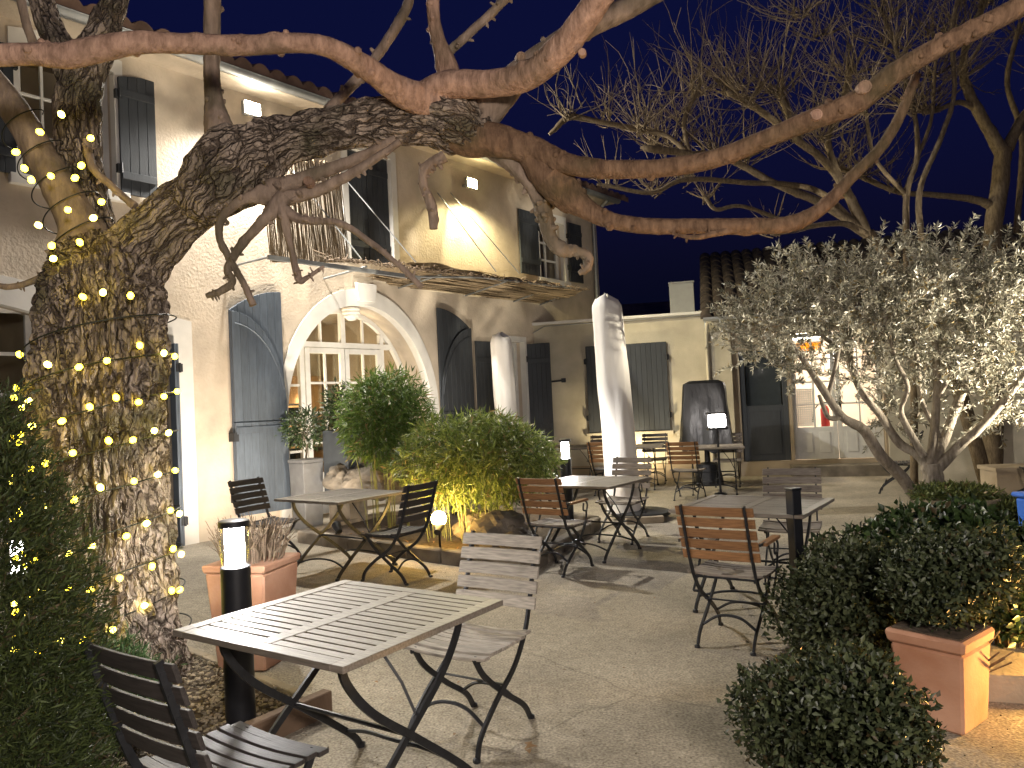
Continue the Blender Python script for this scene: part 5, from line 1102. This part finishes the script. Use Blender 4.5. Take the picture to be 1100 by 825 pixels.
# ------------------------------------------------------------------ bare pollards behind
def twigs(mb, head, n, L0, spread, rg, upv=.8):
    for k in range(n):
        d = V((rg.gauss(0, spread), rg.gauss(0, spread), upv+rg.gauss(0, .35))).normalized(); ln = L0*rg.uniform(.35, 1.15); p = V(head)+V((rg.gauss(0, .06), rg.gauss(0, .06), rg.gauss(0, .04))); pts = [p]
        for i in range(6):
            d = (d+V((rg.gauss(0, .15), rg.gauss(0, .15), .10+rg.gauss(0, .1)))).normalized(); pts.append(pts[-1]+d*ln/6)
        r0 = .010*rg.uniform(.6, 1.2); mb.tube(pts, [r0*(1-.13*i) for i in range(7)], 4, caps=False)
        for j in range(rg.randint(1, 3)):
            q = pts[rg.randint(1, 4)]; e = (d+V((rg.gauss(0, .7), rg.gauss(0, .7), rg.gauss(0, .4)))).normalized(); l2 = ln*rg.uniform(.12, .4); mb.tube([q, q+e*l2*.5+V((0, 0, .02)), q+e*l2], [.005, .004, .0025], 3, caps=False)
def pollard(label, limbs, heads, Yb, trunk, seed, L0=1.3):
    root = empty('bare_pollard', (0, 0, 0), 0, label, 'tree', 'bare pollarded trees behind the olive'); rg = random.Random(seed)
    limb('trunk', m_barkt, [P3(a[0], a[1], a[2]*.5, a[3]) for a in trunk], root, .1, .06, 0, 20, 8, 4, seed=seed)
    for i, l in enumerate(limbs): limb('branch', m_barkt, [P3(a[0], a[1], a[2]*.6, a[3]) for a in l]+[P3(2*l[-1][0]-l[-2][0]*1.0-(l[-1][0]-l[-2][0])*.7, 2*l[-1][1]-l[-2][1]-(l[-1][1]-l[-2][1])*.7, 3, l[-1][3])], root, .16, .1, 0, 12, 8, max(3, len(l))*2, seed=seed+i*.3)
    mb = MB()
    for px, py, n, sc in heads: twigs(mb, dp(px, py, Yb+rg.gauss(0, .5)), int(n*1.9), L0*sc*1.12, .95, rg)
    o = mb.build('twigs', m_barkt, root); o['label'] = 'fan of thin bare shoots'
pollard('bare pollard with a fan of thin shoots against the night sky',
 [[(933, 254, 20, 11), (904, 196, 16, 11), (880, 168, 14, 11), (856, 149, 14, 11), (846, 120, 12, 11), (838, 100, 14, 11)],
  [(933, 251, 16, 11), (882, 218, 15, 11), (834, 198, 13, 11), (794, 176, 12, 11), (770, 168, 11, 10.8), (740, 165, 12, 10.7), (700, 160, 13, 10.6)],
  [(925, 247, 13, 11), (875, 204, 11, 11), (800, 196, 9, 10.7), (736, 193, 9, 10.5), (700, 207, 8, 10.4), (655, 200, 7, 10.4)],
  [(930, 252, 14, 10.5), (905, 240, 10, 10.4), (860, 245, 9, 10.3), (835, 250, 10, 10.2)],
  [(856, 149, 12, 11), (825, 125, 12, 11), (800, 108, 14, 11), (785, 100, 13, 11)],
  [(904, 196, 11, 11), (890, 150, 10, 11), (905, 110, 11, 11), (912, 80, 12, 11)],
  [(740, 165, 9, 10.7), (715, 145, 8, 10.7), (690, 140, 10, 10.7), (640, 130, 9, 10.6), (612, 126, 11, 10.6), (595, 140, 8, 10.6)],
  [(740, 165, 9, 10.7), (735, 130, 8, 10.7), (748, 100, 9, 10.7)],
  [(860, 245, 8, 10.3), (800, 222, 7, 10.2), (770, 225, 7, 10.2), (760, 215, 8, 10.2)]],
 [(838, 100, 18, 1), (785, 100, 22, 1.1), (805, 108, 14, 1), (912, 80, 16, 1.1), (690, 140, 14, .9), (650, 132, 10, .9), (612, 126, 9, .8), (748, 100, 16, 1.1), (735, 130, 10, 1), (700, 160, 14, .8), (720, 164, 12, 1), (770, 168, 16, 1.1), (800, 176, 10, 1), (736, 193, 10, .6), (700, 207, 10, .6), (655, 200, 8, .6), (835, 250, 8, .5), (760, 215, 8, .6), (856, 149, 14, 1.1), (880, 150, 12, 1.2)],
 11, [(1060, 520, 30, 11.4), (1030, 420, 28, 11.3), (985, 320, 26, 11.2), (933, 250, 24, 11)], 5)
pollard('bare pollard at far right with a thick smooth pale trunk',
 [[(1078, 165, 26, 12), (1050, 118, 18, 12), (1035, 80, 15, 12), (1040, 40, 12, 12), (1060, 0, 10, 12)], [(1082, 160, 22, 12), (1100, 125, 17, 12), (1130, 90, 14, 12)],
  [(1068, 222, 18, 12), (1045, 214, 13, 12), (1000, 209, 10, 12), (965, 206, 9, 12), (925, 190, 9, 12), (900, 180, 9, 12)], [(1050, 118, 12, 12), (1030, 110, 9, 12), (1000, 120, 9, 12), (975, 115, 10, 12)],
  [(1092, 250, 10, 12), (1098, 150, 10, 12.2), (1082, 90, 9, 12.2), (1092, 40, 8, 12.2)]],
 [(1040, 40, 18, 1), (1060, 5, 12, 1), (1000, 120, 14, .9), (975, 115, 16, 1), (965, 206, 8, .7), (925, 190, 12, 1), (900, 180, 14, 1), (1035, 80, 14, 1), (1092, 40, 12, 1), (1130, 90, 12, 1), (950, 50, 12, 1), (1000, 40, 12, 1)],
 12, [(1066, 520, 40, 12), (1068, 380, 38, 12), (1066, 260, 36, 12), (1074, 200, 34, 12), (1078, 160, 32, 12)], 8)
pollard('slender twin stemmed bare tree rising behind the olive crown',
 [[(974, 300, 12, 10.6), (974, 210, 11, 10.6), (985, 170, 9, 10.6), (982, 120, 8, 10.6), (965, 60, 8, 10.6), (950, 20, 6, 10.6)], [(990, 262, 11, 10.4), (988, 205, 10, 10.4), (1010, 150, 9, 10.4), (1025, 100, 8, 10.4), (1022, 40, 7, 10.4), (1030, -10, 6, 10.4)],
  [(985, 170, 7, 10.6), (1000, 130, 6, 10.6), (1004, 80, 6, 10.6)], [(974, 210, 7, 10.6), (940, 170, 7, 10.6), (930, 120, 6, 10.6)]],
 [(965, 60, 14, 1.1), (950, 20, 12, 1), (1022, 40, 14, 1), (1004, 80, 12, 1), (930, 120, 14, 1), (985, 120, 10, 1), (880, 40, 12, 1), (860, 20, 12, 1)],
 10.6, [(982, 520, 16, 10.5), (982, 400, 15, 10.5), (982, 300, 14, 10.5), (981, 268, 14, 10.5)], 12)
# ------------------------------------------------------------------ remaining lamps
s1 = dp(474, 553, 8.05); ground_spot(s1.x, 7.78, .36, (-.7, 8.9, .95), 190, (1, .64, .22), 'amber spotlight glowing low in the bamboo hedge', m_orange, 150)
b = MB(); b.lathe([(.001, -.08), (.045, -.066), (.07, -.035), (.08, 0), (.07, .035), (.045, .066), (.001, .08)], 20); gl = empty('globe_lamp', (s1.x, 7.78, s1.z), 0, 'round amber globe lamp at the front of the bamboo', 'lamp'); b.build('globe', m_orange, gl, True); b = MB(); b.tube([(0, 0, -s1.z+.1), (0, 0, -.05)], .012, 6); b.build('spike', m_blackm, gl)
s2 = dp(354, 558, 8.6); ground_spot(s2.x, 8.9, .25, house_pt(1.2, 0, 1.8), 45, (1, .88, .72), 'small white spotlight under the table aimed at the arch', m_lampw, 95)
ground_spot(-2.99, 8.3, .1, house_pt(.85, 0, 2.2), 130, (1, .86, .70), 'spotlight hidden behind the bollard aimed at the house wall', m_lampw, 125)
ground_spot(-.9, 10.4, .2, house_pt(3.0, 0, 2.4), 170, (1, .88, .72), 'added spotlight hidden behind the tall bamboo to brighten the arch', m_lampw, 110)  # unseen lamp, added to brighten the arch trim and reveal
ground_spot(2.0, 14.35, .12, (2.7, 14.9, 1.6), 90, (1, .80, .46), 'warm wall washer low behind the black cover', m_lampw, 150)
ground_spot(7.6, 7.7, .3, (4.8, 9.1, 2.6), 1700, (1, .9, .72), 'white spotlight right of the olive trunk aimed up into its crown', m_lampw, 58)
ground_spot(2.98, 3.62, .2, (2.2, 3.75, .2), 85, (1, .55, .14), 'amber spotlight beyond the planter at the right edge', m_orange, 150)
# added fill lamp, unseen behind the camera: it lights trunk and branches from the front
tl = empty('fill_lamp_post', (1.1, -1.7, 0), 0, 'added fill lamp on a tall post, unseen behind the viewpoint', 'lamp')
b = MB(); b.lathe([(.001, 0), (.12, 0), (.12, .03), (.03, .06), (.03, 2.3), (.001, 2.3)], 14); b.build('post', m_pole, tl, True)
b = MB(); b.lathe([(.001, 2.62), (.16, 2.6), (.02, 2.72), (.001, 2.72)], 14); b.build('cap', m_pole, tl, True)
lamp(tl, 'fill_light', 'POINT', (0, 0, 2.45), 400, (1, .88, .78), .32)
for o in list(COL.objects):
    if o.type == 'LIGHT' and o.name.startswith('bollard_light'): bpy.data.objects.remove(o)
